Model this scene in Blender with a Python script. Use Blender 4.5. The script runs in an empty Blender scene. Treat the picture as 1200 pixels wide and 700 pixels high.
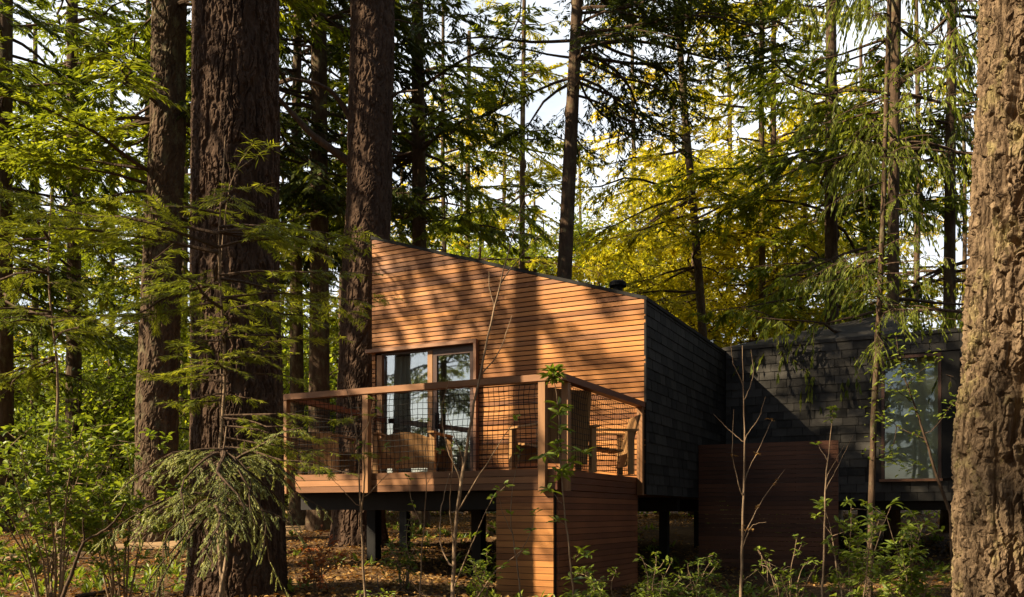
import bpy, math, random
import numpy as np
from mathutils import Vector, Matrix

# ------------------------------------------------------------------ camera, sky, sun, exposure
EYE = 1.6
F = 1036.0                      # focal length in pixels of the 1200 px wide photograph
HX, HY = 600.0, 602.0           # principal column, horizon row
scn = bpy.context.scene
COL = scn.collection
cam_d = bpy.data.cameras.new('camera')
cam = bpy.data.objects.new('camera', cam_d)
COL.objects.link(cam)
cam.location = (0, 0, EYE)
cam.rotation_euler = (math.radians(90), 0, 0)
cam_d.sensor_fit = 'HORIZONTAL'
cam_d.sensor_width = 36.0
cam_d.lens = F / 1200.0 * 36.0
cam_d.shift_y = (HY - 350.0) / 1200.0
cam_d.clip_start = 0.05
cam_d.clip_end = 2000.0
scn.camera = cam

SUN_EL = math.radians(36.0)
SUN_H = Vector((-0.955, -0.296, 0)).normalized()
S = Vector((SUN_H.x * math.cos(SUN_EL), SUN_H.y * math.cos(SUN_EL), math.sin(SUN_EL)))
sun_d = bpy.data.lights.new('sun', 'SUN')
sun_d.energy = 5.0
sun_d.angle = math.radians(0.55)
sun_d.color = (1.0, 0.83, 0.58)
sun = bpy.data.objects.new('sun', sun_d)
COL.objects.link(sun)
sun.location = (-30, -8, 30)
sun.rotation_euler = (-S).to_track_quat('-Z', 'Y').to_euler()

world = bpy.data.worlds.new('World')
scn.world = world
world.use_nodes = True
wn, wl = world.node_tree.nodes, world.node_tree.links
wn.clear()
w_out = wn.new('ShaderNodeOutputWorld')
w_bg = wn.new('ShaderNodeBackground')
w_sky = wn.new('ShaderNodeTexSky')
w_sky.sky_type = 'NISHITA'
w_sky.sun_disc = False
w_sky.sun_elevation = SUN_EL
w_sky.sun_rotation = math.atan2(S.x, S.y)
w_sky.air_density = 1.0
w_sky.dust_density = 1.2
w_tc = wn.new('ShaderNodeTexCoord')
w_map = wn.new('ShaderNodeMapping')
w_map.inputs['Scale'].default_value = (1.0, 1.0, 2.6)
w_noi = wn.new('ShaderNodeTexNoise')
w_noi.inputs['Scale'].default_value = 2.6
w_noi.inputs['Detail'].default_value = 7.0
w_noi.inputs['Roughness'].default_value = 0.58
w_ramp = wn.new('ShaderNodeValToRGB')
w_ramp.color_ramp.elements[0].color = (0.6, 0.6, 0.6, 1)
w_ramp.color_ramp.elements[0].position = 0.36
w_ramp.color_ramp.elements[1].position = 0.50
w_mix = wn.new('ShaderNodeMix')
w_mix.data_type = 'RGBA'
w_mix.inputs['B'].default_value = (8.8, 9.3, 9.9, 1)
wl.new(w_tc.outputs['Generated'], w_map.inputs['Vector'])
wl.new(w_map.outputs['Vector'], w_noi.inputs['Vector'])
wl.new(w_noi.outputs['Fac'], w_ramp.inputs['Fac'])
w_sep = wn.new('ShaderNodeSeparateXYZ')
wl.new(w_tc.outputs['Generated'], w_sep.inputs[0])
w_ahead = wn.new('ShaderNodeMapRange')          # the cloud bank stands beyond the wood, clear sky overhead and behind
w_ahead.inputs['From Min'].default_value = -0.55
w_ahead.inputs['From Max'].default_value = 0.6
wl.new(w_sep.outputs['Y'], w_ahead.inputs['Value'])
w_mul = wn.new('ShaderNodeMath')
w_mul.operation = 'MULTIPLY'
wl.new(w_ramp.outputs['Color'], w_mul.inputs[0])
wl.new(w_ahead.outputs[0], w_mul.inputs[1])
wl.new(w_mul.outputs[0], w_mix.inputs['Factor'])
wl.new(w_sky.outputs['Color'], w_mix.inputs['A'])
wl.new(w_mix.outputs['Result'], w_bg.inputs['Color'])
w_bg.inputs['Strength'].default_value = 0.05
wl.new(w_bg.outputs['Background'], w_out.inputs['Surface'])

vs = scn.view_settings
vs.view_transform = 'Standard'
vs.look = 'None'
vs.exposure = 1.55
vs.gamma = 1.0
vs.use_curve_mapping = False
scn.render.engine = 'CYCLES'
cy = scn.cycles
cy.use_denoising = True
cy.max_bounces = 9
cy.diffuse_bounces = 6
cy.glossy_bounces = 3
cy.transmission_bounces = 3
cy.transparent_max_bounces = 8
cy.sample_clamp_indirect = 6.0
cy.caustics_reflective = False
cy.caustics_refractive = False

rng = np.random.default_rng(7)
random.seed(7)

# ------------------------------------------------------------------ small maths helpers
def pt(px, py, d):
    """the point seen at photograph pixel px, py at distance d in front of the camera"""
    return np.array([(px - HX) / F * d, d, EYE + (HY - py) / F * d])

def _hash(i, j, k, seed):
    n = (i * 374761393 + j * 668265263 + k * 2147483647 + seed * 1274126177) & 0xFFFFFFFF
    n = ((n ^ (n >> 13)) * 1274126177) & 0xFFFFFFFF
    n = (n ^ (n >> 16)) & 0xFFFFFF
    return n / float(0xFFFFFF)

def vnoise(x, y, z=0.0, seed=0):
    x, y, z = np.broadcast_arrays(np.asarray(x, float), np.asarray(y, float), np.asarray(z, float))
    xi, yi, zi = np.floor(x).astype(np.int64), np.floor(y).astype(np.int64), np.floor(z).astype(np.int64)
    fx, fy, fz = x - xi, y - yi, z - zi
    fx, fy, fz = [f * f * (3 - 2 * f) for f in (fx, fy, fz)]
    r = 0
    for a in (0, 1):
        for b in (0, 1):
            for c in (0, 1):
                w = (fx if a else 1 - fx) * (fy if b else 1 - fy) * (fz if c else 1 - fz)
                r = r + w * _hash(xi + a, yi + b, zi + c, seed)
    return r

def fbm(x, y, z=0.0, seed=0, oct=4):
    r, a, t = 0, 0.5, 0
    for o in range(oct):
        f = 2.0 ** o
        r = r + a * vnoise(np.asarray(x) * f, np.asarray(y) * f, np.asarray(z) * f, seed + o)
        t += a
        a *= 0.5
    return r / t

def norm(v):
    return v / np.maximum(np.linalg.norm(v, axis=-1, keepdims=True), 1e-9)

def sstep(a, b, x):
    t = np.clip((x - a) / (b - a), 0, 1)
    return t * t * (3 - 2 * t)

# ------------------------------------------------------------------ mesh builder
class MB:
    def __init__(self):
        self.v, self.q, self.t, self.qm, self.tm, self.a = [], [], [], [], [], []
        self.n = 0
        self.smooth = False

    def add(self, verts, quads=None, tris=None, mat=0, tint=0.5):
        verts = np.asarray(verts, float).reshape(-1, 3)
        self.v.append(verts)
        ta = np.empty(len(verts))
        ta[:] = tint
        self.a.append(ta)
        if quads is not None and len(quads):
            q = np.asarray(quads, np.int64).reshape(-1, 4)
            self.q.append(q + self.n)
            self.qm.append(np.full(len(q), mat))
        if tris is not None and len(tris):
            t = np.asarray(tris, np.int64).reshape(-1, 3)
            self.t.append(t + self.n)
            self.tm.append(np.full(len(t), mat))
        self.n += len(verts)

    def hexa(self, c, mat=0, tint=0.5):
        """eight corners: four of one end then the matching four of the other"""
        self.add(c, [[3, 2, 1, 0], [4, 5, 6, 7], [0, 1, 5, 4], [1, 2, 6, 5], [2, 3, 7, 6], [3, 0, 4, 7]], mat=mat, tint=tint)

    def box(self, lo, hi, mat=0, tint=0.5):
        (a, b, c), (d, e, f) = lo, hi
        self.hexa([(a, b, c), (d, b, c), (d, e, c), (a, e, c), (a, b, f), (d, b, f), (d, e, f), (a, e, f)], mat, tint)

    def beam(self, p, q, w, h, mat=0, tint=0.5, up=(0, 0, 1)):
        """a squared timber from p to q, w wide, h high"""
        p, q = np.array(p, float), np.array(q, float)
        d = norm(q - p)
        s = norm(np.cross(d, np.array(up, float)))
        u = np.cross(s, d)
        c = []
        for e in (p, q):
            for a, b in ((-1, -1), (1, -1), (1, 1), (-1, 1)):
                c.append(e + s * a * w / 2 + u * b * h / 2)
        self.hexa(c, mat, tint)

    def tubes(self, P, R, n=5, mat=0, tint=0.5):
        """P (m,k,3) paths, R (m,k) radii"""
        P = np.asarray(P, float)
        R = np.asarray(R, float)
        if P.ndim == 2:
            P, R = P[None], R[None]
        m, k, _ = P.shape
        if m == 0:
            return
        T = np.empty_like(P)
        T[:, 1:-1] = P[:, 2:] - P[:, :-2]
        T[:, 0] = P[:, 1] - P[:, 0]
        T[:, -1] = P[:, -1] - P[:, -2]
        T = norm(T)
        ref = np.zeros_like(T)
        vert = np.abs(T[:, :1, 2:3]) > 0.8
        ref[...] = np.where(vert, np.array([1.0, 0, 0]), np.array([0, 0, 1.0]))
        A = norm(np.cross(T, ref))
        B = np.cross(A, T)
        th = np.arange(n) / n * 2 * math.pi
        V = P[:, :, None, :] + R[:, :, None, None] * (A[:, :, None, :] * np.cos(th)[None, None, :, None] + B[:, :, None, :] * np.sin(th)[None, None, :, None])
        base = (np.arange(m) * k * n)[:, None, None]
        i = np.arange(k - 1)[None, :, None] * n
        j = np.arange(n)[None, None, :]
        j2 = (j + 1) % n
        q = np.stack([base + i + j, base + i + j2, base + i + n + j2, base + i + n + j], -1).reshape(-1, 4)
        tt = tint
        if np.ndim(tint) == 1:
            tt = np.repeat(tint, k * n)
        self.add(V.reshape(-1, 3), q[:, ::-1], mat=mat, tint=tt)

    def cards(self, P, D, N, L, W, mat=0, tint=0.5, mid=0.45):
        """flat pointed blades: base P, direction D, normal N, length L, width W"""
        n = len(P)
        if n == 0:
            return
        D = norm(D)
        Sd = norm(np.cross(N, D))
        L = np.broadcast_to(np.asarray(L, float).reshape(-1, 1), (n, 1))
        W = np.broadcast_to(np.asarray(W, float).reshape(-1, 1), (n, 1))
        c = P + D * L * mid
        V = np.stack([P, c + Sd * W / 2, P + D * L, c - Sd * W / 2], 1).reshape(-1, 3)
        q = np.arange(n * 4).reshape(-1, 4)
        self.add(V, q, mat=mat, tint=np.repeat(np.broadcast_to(tint, (n,)), 4))

    def leaves(self, P, D, N, L, W, mat=0, tint=0.5, fold=0.22, curl=0.15):
        """leaves folded along the midrib with a drooping tip"""
        n = len(P)
        if n == 0:
            return
        D = norm(D)
        Sd = norm(np.cross(N, D))
        N = np.cross(D, Sd)
        L = np.broadcast_to(np.asarray(L, float).reshape(-1, 1), (n, 1))
        W = np.broadcast_to(np.asarray(W, float).reshape(-1, 1), (n, 1))
        a, b = P + D * L * 0.32, P + D * L * 0.7 - N * L * curl * 0.3
        tip = P + D * L - N * L * curl
        up = N * W * fold
        V = np.stack([P, a + Sd * W * .46 + up, a, a - Sd * W * .46 + up, b + Sd * W * .42 + up, b, b - Sd * W * .42 + up, tip], 1).reshape(-1, 3)
        o = (np.arange(n) * 8)[:, None]
        q = np.concatenate([o + np.array([[2, 1, 4, 5]]), o + np.array([[3, 2, 5, 6]])])
        t = np.concatenate([o + np.array([[0, 1, 2]]), o + np.array([[0, 2, 3]]), o + np.array([[5, 4, 7]]), o + np.array([[6, 5, 7]])])
        self.add(V, q, t, mat=mat, tint=np.repeat(np.broadcast_to(tint, (n,)), 8))

    def mesh(self, name, mats, shift=None, smooth=None):
        me = bpy.data.meshes.new(name)
        V = np.concatenate(self.v)
        if shift is not None:
            V = V + np.asarray(shift, float)
        Q = np.concatenate(self.q) if self.q else np.zeros((0, 4), np.int64)
        T = np.concatenate(self.t) if self.t else np.zeros((0, 3), np.int64)
        me.vertices.add(len(V))
        me.vertices.foreach_set('co', V.astype(np.float32).ravel())
        nl = Q.size + T.size
        me.loops.add(nl)
        me.loops.foreach_set('vertex_index', np.concatenate([Q.ravel(), T.ravel()]).astype(np.int32))
        npol = len(Q) + len(T)
        me.polygons.add(npol)
        ls = np.concatenate([np.arange(len(Q)) * 4, Q.size + np.arange(len(T)) * 3])
        me.polygons.foreach_set('loop_start', ls.astype(np.int32))
        mi = np.concatenate([np.concatenate(self.qm) if self.qm else np.zeros(0), np.concatenate(self.tm) if self.tm else np.zeros(0)])
        me.polygons.foreach_set('material_index', mi.astype(np.int32))
        sm = self.smooth if smooth is None else smooth
        me.polygons.foreach_set('use_smooth', np.full(npol, bool(sm)))
        at = me.attributes.new('tint', 'FLOAT', 'POINT')
        at.data.foreach_set('value', np.concatenate(self.a).astype(np.float32))
        for m in (mats if isinstance(mats, (list, tuple)) else [mats]):
            me.materials.append(m)
        me.update(calc_edges=True)
        return me

    def build(self, name, mats, parent=None, shift=None, smooth=None):
        return link(name, self.mesh(name, mats, shift, smooth), parent)

def link(name, me, parent=None):
    o = bpy.data.objects.new(name, me)
    COL.objects.link(o)
    if parent is not None:
        o.parent = parent
    return o

def tag(o, label=None, cat=None, group=None, kind=None):
    if label: o['label'] = label
    if cat: o['category'] = cat
    if group: o['group'] = group
    if kind: o['kind'] = kind
    return o

def thing(name, label, cat, loc=(0, 0, 0), rz=0.0, group=None, lean=0.0):
    o = bpy.data.objects.new(name, None)
    o.empty_display_size = 0.3
    COL.objects.link(o)
    o.location = tuple(float(c) for c in loc)
    o.rotation_euler = (0, lean, rz)
    return tag(o, label, cat, group)

# ------------------------------------------------------------------ materials
def mat(name):
    m = bpy.data.materials.new(name)
    m.use_nodes = True
    nt = m.node_tree
    nt.nodes.clear()
    out = nt.nodes.new('ShaderNodeOutputMaterial')
    return m, nt.nodes, nt.links, out

def ramp(nodes, stops):
    r = nodes.new('ShaderNodeValToRGB')
    e = r.color_ramp.elements
    e[0].position, e[0].color = stops[0][0], (*stops[0][1], 1)
    e[1].position, e[1].color = stops[-1][0], (*stops[-1][1], 1)
    for p, c in stops[1:-1]:
        x = e.new(p)
        x.color = (*c, 1)
    return r

def math_node(nodes, links, op, a, b=None):
    n = nodes.new('ShaderNodeMath')
    n.operation = op
    for i, v in enumerate((a, b)):
        if v is None: continue
        if isinstance(v, (int, float)): n.inputs[i].default_value = v
        else: links.new(v, n.inputs[i])
    return n.outputs[0]

def tex(nodes, links, kind, scale, vec_scale=(1, 1, 1), detail=4.0, rough=0.55, coord='Object', rot=(0, 0, 0)):
    tc = nodes.new('ShaderNodeTexCoord')
    mp = nodes.new('ShaderNodeMapping')
    mp.inputs['Scale'].default_value = vec_scale
    mp.inputs['Rotation'].default_value = rot
    links.new(tc.outputs[coord], mp.inputs['Vector'])
    t = nodes.new('ShaderNodeTex' + kind)
    t.inputs['Scale'].default_value = scale
    if kind == 'Noise':
        t.inputs['Detail'].default_value = detail
        t.inputs['Roughness'].default_value = rough
    links.new(mp.outputs['Vector'], t.inputs['Vector'])
    return t

def mixcol(nodes, links, blend, fac, a, b):
    m = nodes.new('ShaderNodeMix')
    m.data_type = 'RGBA'
    m.blend_type = blend
    for key, v in (('Factor', fac), ('A', a), ('B', b)):
        if isinstance(v, (int, float)): m.inputs[key].default_value = v
        elif isinstance(v, tuple): m.inputs[key].default_value = (*v, 1)
        else: links.new(v, m.inputs[key])
    return m.outputs['Result']

def attr(nodes, name='tint'):
    a = nodes.new('ShaderNodeAttribute')
    a.attribute_name = name
    return a.outputs['Fac']

def foliage_mat(name, dark, light, trans=0.42, rough=0.5, warm=(1.12, 1.08, 0.45), spec=0.25):
    m, N, Lk, out = mat(name)
    oi = N.new('ShaderNodeObjectInfo')
    t = math_node(N, Lk, 'ADD', attr(N), math_node(N, Lk, 'MULTIPLY', math_node(N, Lk, 'SUBTRACT', oi.outputs['Random'], 0.5), 0.3))
    mid = tuple((a + b) / 2 * f for a, b, f in zip(dark, light, (0.92, 1.0, 0.9)))
    r = ramp(N, [(0.05, dark), (0.5, mid), (0.95, light)])
    Lk.new(t, r.inputs['Fac'])
    p = N.new('ShaderNodeBsdfPrincipled')
    p.inputs['Roughness'].default_value = rough
    p.inputs['Specular IOR Level'].default_value = spec
    Lk.new(r.outputs['Color'], p.inputs['Base Color'])
    tr = N.new('ShaderNodeBsdfTranslucent')
    Lk.new(mixcol(N, Lk, 'MULTIPLY', 1.0, r.outputs['Color'], warm), tr.inputs['Color'])
    mx = N.new('ShaderNodeMixShader')
    mx.inputs['Fac'].default_value = trans
    Lk.new(p.outputs[0], mx.inputs[1])
    Lk.new(tr.outputs[0], mx.inputs[2])
    Lk.new(mx.outputs[0], out.inputs['Surface'])
    return m

def bark_mat(name, dark, light, scale=1.0, lichen=None, lichen_amt=0.5, bump=0.9):
    m, N, Lk, out = mat(name)
    v = tex(N, Lk, 'Voronoi', 14 * scale, (1, 1, 0.2))
    v.feature = 'F1'
    n1 = tex(N, Lk, 'Noise', 9 * scale, (1, 1, 0.22), 6, 0.65)
    n2 = tex(N, Lk, 'Noise', 40 * scale, (1, 1, 0.5), 4, 0.6)
    f = math_node(N, Lk, 'ADD', math_node(N, Lk, 'MULTIPLY', n1.outputs['Fac'], 0.7), math_node(N, Lk, 'MULTIPLY', n2.outputs['Fac'], 0.3))
    r = ramp(N, [(0.32, dark), (0.52, tuple((a + b) / 2 for a, b in zip(dark, light))), (0.70, light)])
    Lk.new(f, r.inputs['Fac'])
    col = r.outputs['Color']
    if lichen:
        n3 = tex(N, Lk, 'Noise', 5.5, (1, 1, 0.7), 6, 0.7)
        r3 = ramp(N, [(0.54 - lichen_amt * .08, (0, 0, 0)), (0.66 - lichen_amt * .05, (1, 1, 1))])
        Lk.new(n3.outputs['Fac'], r3.inputs['Fac'])
        col = mixcol(N, Lk, 'MIX', math_node(N, Lk, 'MULTIPLY', r3.outputs['Color'], 0.6), col, lichen)
    p = N.new('ShaderNodeBsdfPrincipled')
    p.inputs['Roughness'].default_value = 0.9
    p.inputs['Specular IOR Level'].default_value = 0.1
    Lk.new(col, p.inputs['Base Color'])
    b = N.new('ShaderNodeBump')
    b.inputs['Strength'].default_value = bump
    b.inputs['Distance'].default_value = 0.03
    h = math_node(N, Lk, 'ADD', math_node(N, Lk, 'MULTIPLY', v.outputs['Distance'], -0.6), f)
    Lk.new(h, b.inputs['Height'])
    Lk.new(b.outputs['Normal'], p.inputs['Normal'])
    Lk.new(p.outputs[0], out.inputs['Surface'])
    return m

def wood_mat(name, dark, light, along='x', rough=0.55, bump=0.25, sc=1.0):
    m, N, Lk, out = mat(name)
    vs_ = {'x': (0.05, 1, 1), 'y': (1, 0.05, 1), 'z': (1, 1, 0.05)}[along]
    g = tex(N, Lk, 'Noise', 60 * sc, vs_, 5, 0.6)
    k = tex(N, Lk, 'Noise', 9 * sc, tuple(c * 0.6 if c < 1 else 1.0 for c in vs_), 4, 0.6)
    w = tex(N, Lk, 'Noise', 1.1, (1, 1, 1), 3, 0.5)
    t = attr(N)
    f = math_node(N, Lk, 'ADD', math_node(N, Lk, 'MULTIPLY', g.outputs['Fac'], 0.35), math_node(N, Lk, 'MULTIPLY', k.outputs['Fac'], 0.25))
    f = math_node(N, Lk, 'ADD', f, math_node(N, Lk, 'MULTIPLY', t, 0.4))
    r = ramp(N, [(0.22, dark), (0.5, tuple((a + b) / 2 for a, b in zip(dark, light))), (0.8, light)])
    Lk.new(f, r.inputs['Fac'])
    rw = ramp(N, [(0.35, (0.70, 0.64, 0.58)), (0.65, (1.10, 1.06, 1.0))])
    Lk.new(w.outputs['Fac'], rw.inputs['Fac'])
    p = N.new('ShaderNodeBsdfPrincipled')
    p.inputs['Roughness'].default_value = rough
    p.inputs['Specular IOR Level'].default_value = 0.3
    Lk.new(mixcol(N, Lk, 'MULTIPLY', 1.0, r.outputs['Color'], rw.outputs['Color']), p.inputs['Base Color'])
    b = N.new('ShaderNodeBump')
    b.inputs['Strength'].default_value = bump
    b.inputs['Distance'].default_value = 0.004
    Lk.new(g.outputs['Fac'], b.inputs['Height'])
    Lk.new(b.outputs['Normal'], p.inputs['Normal'])
    Lk.new(p.outputs[0], out.inputs['Surface'])
    return m

def plain_mat(name, c, rough=0.6, metal=0.0, var=0.25, scale=8.0, bump=0.1, use_tint=False, spec=0.3):
    m, N, Lk, out = mat(name)
    n = tex(N, Lk, 'Noise', scale, (1, 1, 1), 5, 0.6)
    f = n.outputs['Fac']
    if use_tint:
        f = math_node(N, Lk, 'ADD', math_node(N, Lk, 'MULTIPLY', f, 0.5), math_node(N, Lk, 'MULTIPLY', attr(N), 0.5))
    r = ramp(N, [(0.25, tuple(x * (1 - var) for x in c)), (0.75, tuple(x * (1 + var) for x in c))])
    Lk.new(f, r.inputs['Fac'])
    p = N.new('ShaderNodeBsdfPrincipled')
    p.inputs['Roughness'].default_value = rough
    p.inputs['Metallic'].default_value = metal
    p.inputs['Specular IOR Level'].default_value = spec
    Lk.new(r.outputs['Color'], p.inputs['Base Color'])
    b = N.new('ShaderNodeBump')
    b.inputs['Strength'].default_value = bump
    b.inputs['Distance'].default_value = 0.01
    Lk.new(n.outputs['Fac'], b.inputs['Height'])
    Lk.new(b.outputs['Normal'], p.inputs['Normal'])
    Lk.new(p.outputs[0], out.inputs['Surface'])
    return m

def glass_mat(name, tint=(0.9, 0.93, 0.92), base=0.10, amount=0.85):
    m, N, Lk, out = mat(name)
    fr = N.new('ShaderNodeFresnel')
    fr.inputs['IOR'].default_value = 1.5
    f = math_node(N, Lk, 'MINIMUM', math_node(N, Lk, 'ADD', math_node(N, Lk, 'MULTIPLY', fr.outputs[0], amount), base), 1.0)
    tr = N.new('ShaderNodeBsdfTransparent')
    tr.inputs['Color'].default_value = (*tint, 1)
    gl = N.new('ShaderNodeBsdfGlossy')
    gl.inputs['Roughness'].default_value = 0.015
    gl.inputs['Color'].default_value = (0.95, 0.95, 0.95, 1)
    n = tex(N, Lk, 'Noise', 1.6, (1, 1, 1), 2, 0.5)
    b = N.new('ShaderNodeBump')
    b.inputs['Strength'].default_value = 0.02
    b.inputs['Distance'].default_value = 0.05
    Lk.new(n.outputs['Fac'], b.inputs['Height'])
    Lk.new(b.outputs['Normal'], gl.inputs['Normal'])
    mx = N.new('ShaderNodeMixShader')
    Lk.new(f, mx.inputs['Fac'])
    Lk.new(tr.outputs[0], mx.inputs[1])
    Lk.new(gl.outputs[0], mx.inputs[2])
    Lk.new(mx.outputs[0], out.inputs['Surface'])
    return m

def ground_mat():
    m, N, Lk, out = mat('forest_floor')
    a = tex(N, Lk, 'Noise', 0.55, (1, 1, 1), 6, 0.6)
    b_ = tex(N, Lk, 'Noise', 14, (1, 1, 1), 6, 0.7)
    c = tex(N, Lk, 'Voronoi', 26, (1, 1, 1))
    f = math_node(N, Lk, 'ADD', math_node(N, Lk, 'MULTIPLY', a.outputs['Fac'], 0.5), math_node(N, Lk, 'MULTIPLY', b_.outputs['Fac'], 0.5))
    r = ramp(N, [(0.30, (0.028, 0.016, 0.008)), (0.5, (0.085, 0.047, 0.022)), (0.70, (0.20, 0.125, 0.058))])
    Lk.new(f, r.inputs['Fac'])
    p = N.new('ShaderNodeBsdfPrincipled')
    p.inputs['Roughness'].default_value = 0.95
    p.inputs['Specular IOR Level'].default_value = 0.1
    Lk.new(r.outputs['Color'], p.inputs['Base Color'])
    bp = N.new('ShaderNodeBump')
    bp.inputs['Strength'].default_value = 0.8
    bp.inputs['Distance'].default_value = 0.03
    Lk.new(math_node(N, Lk, 'ADD', b_.outputs['Fac'], c.outputs['Distance']), bp.inputs['Height'])
    Lk.new(bp.outputs['Normal'], p.inputs['Normal'])
    Lk.new(p.outputs[0], out.inputs['Surface'])
    return m

M = {}
M['ground'] = ground_mat()
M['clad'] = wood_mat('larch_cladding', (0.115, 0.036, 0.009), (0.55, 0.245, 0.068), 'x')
M['clad_shaded'] = wood_mat('larch_cladding_shaded', (0.09, 0.027, 0.010), (0.26, 0.092, 0.034), 'y')  # same wood as the front, side shade put into a darker colour
M['deck'] = wood_mat('deck_timber', (0.11, 0.046, 0.018), (0.34, 0.165, 0.070), 'x')
M['post'] = wood_mat('post_timber', (0.16, 0.075, 0.030), (0.40, 0.215, 0.095), 'z')
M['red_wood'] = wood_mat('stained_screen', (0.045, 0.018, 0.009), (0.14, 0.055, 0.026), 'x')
M['chair'] = wood_mat('chair_timber', (0.16, 0.085, 0.032), (0.38, 0.22, 0.09), 'z')
M['slate'] = plain_mat('slate', (0.020, 0.0185, 0.0165), 0.75, 0, 0.55, 9, 0.35, True, 0.15)
M['slate_warm'] = plain_mat('slate_annexe', (0.044, 0.040, 0.034), 0.75, 0, 0.5, 9, 0.35, True, 0.15)
M['roof'] = plain_mat('roof_membrane', (0.024, 0.023, 0.021), 0.85, 0, 0.4, 4, spec=0.1)
M['dark'] = plain_mat('dark_metal', (0.014, 0.013, 0.012), 0.7, 0.0, 0.3, 6, spec=0.12)
M['frame'] = plain_mat('door_frame_brown', (0.060, 0.030, 0.020), 0.4, 0, 0.2, 10)
M['trim'] = wood_mat('surround_timber', (0.17, 0.08, 0.045), (0.34, 0.18, 0.10), 'x')
M['void'] = plain_mat('underfloor_board', (0.017, 0.014, 0.012), 0.85, 0, 0.3, 5)
M['rope'] = plain_mat('black_rope', (0.012, 0.011, 0.010), 0.8, 0, 0.2, 30)
M['curtain'] = plain_mat('pale_curtain', (0.62, 0.62, 0.54), 0.9, 0, 0.06, 3)
M['inside'] = plain_mat('interior_lining', (0.30, 0.22, 0.15), 0.8, 0, 0.1, 3)
M['glass'] = glass_mat('door_glass', base=0.18, amount=1.0)
M['glass_b'] = glass_mat('annexe_glass', base=0.04, amount=.8)
M['blind'] = plain_mat('grey_blind', (0.50, 0.50, 0.38), 0.9, 0, 0.06, 3)

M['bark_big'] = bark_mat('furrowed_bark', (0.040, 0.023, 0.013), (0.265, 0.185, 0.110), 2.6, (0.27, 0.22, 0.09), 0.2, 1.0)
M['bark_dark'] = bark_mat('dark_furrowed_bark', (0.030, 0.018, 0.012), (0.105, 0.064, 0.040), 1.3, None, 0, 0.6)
M['bark_mid'] = bark_mat('grey_brown_bark', (0.036, 0.023, 0.015), (0.13, 0.083, 0.050), 1.0, (0.16, 0.15, 0.08), 0.2, 1.0)
M['bark_thin'] = bark_mat('sapling_bark', (0.11, 0.07, 0.043), (0.36, 0.255, 0.16), 3.0, None, 0, 0.4)
M['limb'] = bark_mat('limb_bark', (0.035, 0.022, 0.015), (0.11, 0.072, 0.045), 2.0, None, 0, 0.5)
M['f_dark'] = foliage_mat('needles_dark', (0.020, 0.033, 0.009), (0.10, 0.115, 0.021), 0.42)
M['f_mid'] = foliage_mat('needles_green', (0.042, 0.066, 0.011), (0.34, 0.37, 0.040), 0.54)
M['f_yellow'] = foliage_mat('needles_yellow', (0.17, 0.18, 0.016), (0.88, 0.70, 0.055), 0.62)
M['f_leaf'] = foliage_mat('broad_leaves', (0.046, 0.080, 0.015), (0.32, 0.37, 0.050), 0.45, 0.45, spec=0.3)
M['f_decid'] = foliage_mat('deciduous_leaves', (0.10, 0.15, 0.02), (0.52, 0.55, 0.06), 0.6)
M['f_near'] = foliage_mat('near_needles', (0.055, 0.080, 0.013), (0.42, 0.41, 0.055), 0.52, 0.5)
M['f_grey'] = foliage_mat('pale_needles', (0.095, 0.120, 0.035), (0.56, 0.55, 0.22), 0.42, 0.5, (1.1, 1.05, 0.7))  # paler, greyer green than the near needles
M['litter'] = foliage_mat('fallen_leaves', (0.10, 0.045, 0.016), (0.42, 0.24, 0.075), 0.25, 0.8, (1.2, 0.9, 0.6))
M['orange'] = foliage_mat('autumn_leaves', (0.20, 0.055, 0.018), (0.50, 0.17, 0.05), 0.4, 0.6, (1.2, 0.8, 0.5))

# ------------------------------------------------------------------ terrain
GY = [-400, -5, 0, 6, 9.6, 12, 15.5, 20, 30, 45, 70, 110, 200, 420]
GZ = [-1.6, -1.6, -1.5, -1.15, -0.85, -0.74, -0.57, -0.32, -0.10, 0.25, 2.2, 7.5, 22, 45]

def gz(x, y):
    x, y = np.asarray(x, float), np.asarray(y, float)
    z = np.interp(y, GY, GZ)
    z = z - 0.085 * np.clip(x + 2, 0, 4.5) * (1 - sstep(13, 20, y))
    z = z + (fbm(x * 0.5, y * 0.5, 0, 3, 3) - 0.5) * 0.16 + (vnoise(x * .12, y * .12, 0, 5) - .5) * 0.8 * sstep(18, 40, y)
    return z + EYE

def gpt(px, d):
    x = (px - HX) / F * d
    return np.array([x, d, float(gz(x, d))])

ax = np.unique(np.concatenate([np.linspace(-400, -60, 30), np.linspace(-60, -16, 70), np.linspace(-16, 16, 220), np.linspace(16, 60, 70), np.linspace(60, 400, 30)]))
ay = np.unique(np.concatenate([np.linspace(-400, -20, 20), np.linspace(-20, 2, 40), np.linspace(2, 26, 200), np.linspace(26, 80, 110), np.linspace(80, 420, 60)]))
gx, gy = np.meshgrid(ax, ay)
mb = MB()
nx, ny = len(ax), len(ay)
ii = (np.arange(ny - 1)[:, None] * nx + np.arange(nx - 1)[None]).ravel()
mb.add(np.stack([gx, gy, gz(gx, gy)], -1), np.stack([ii, ii + 1, ii + nx + 1, ii + nx], -1))
tag(mb.build('ground', M['ground'], smooth=True), kind='structure')

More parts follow.
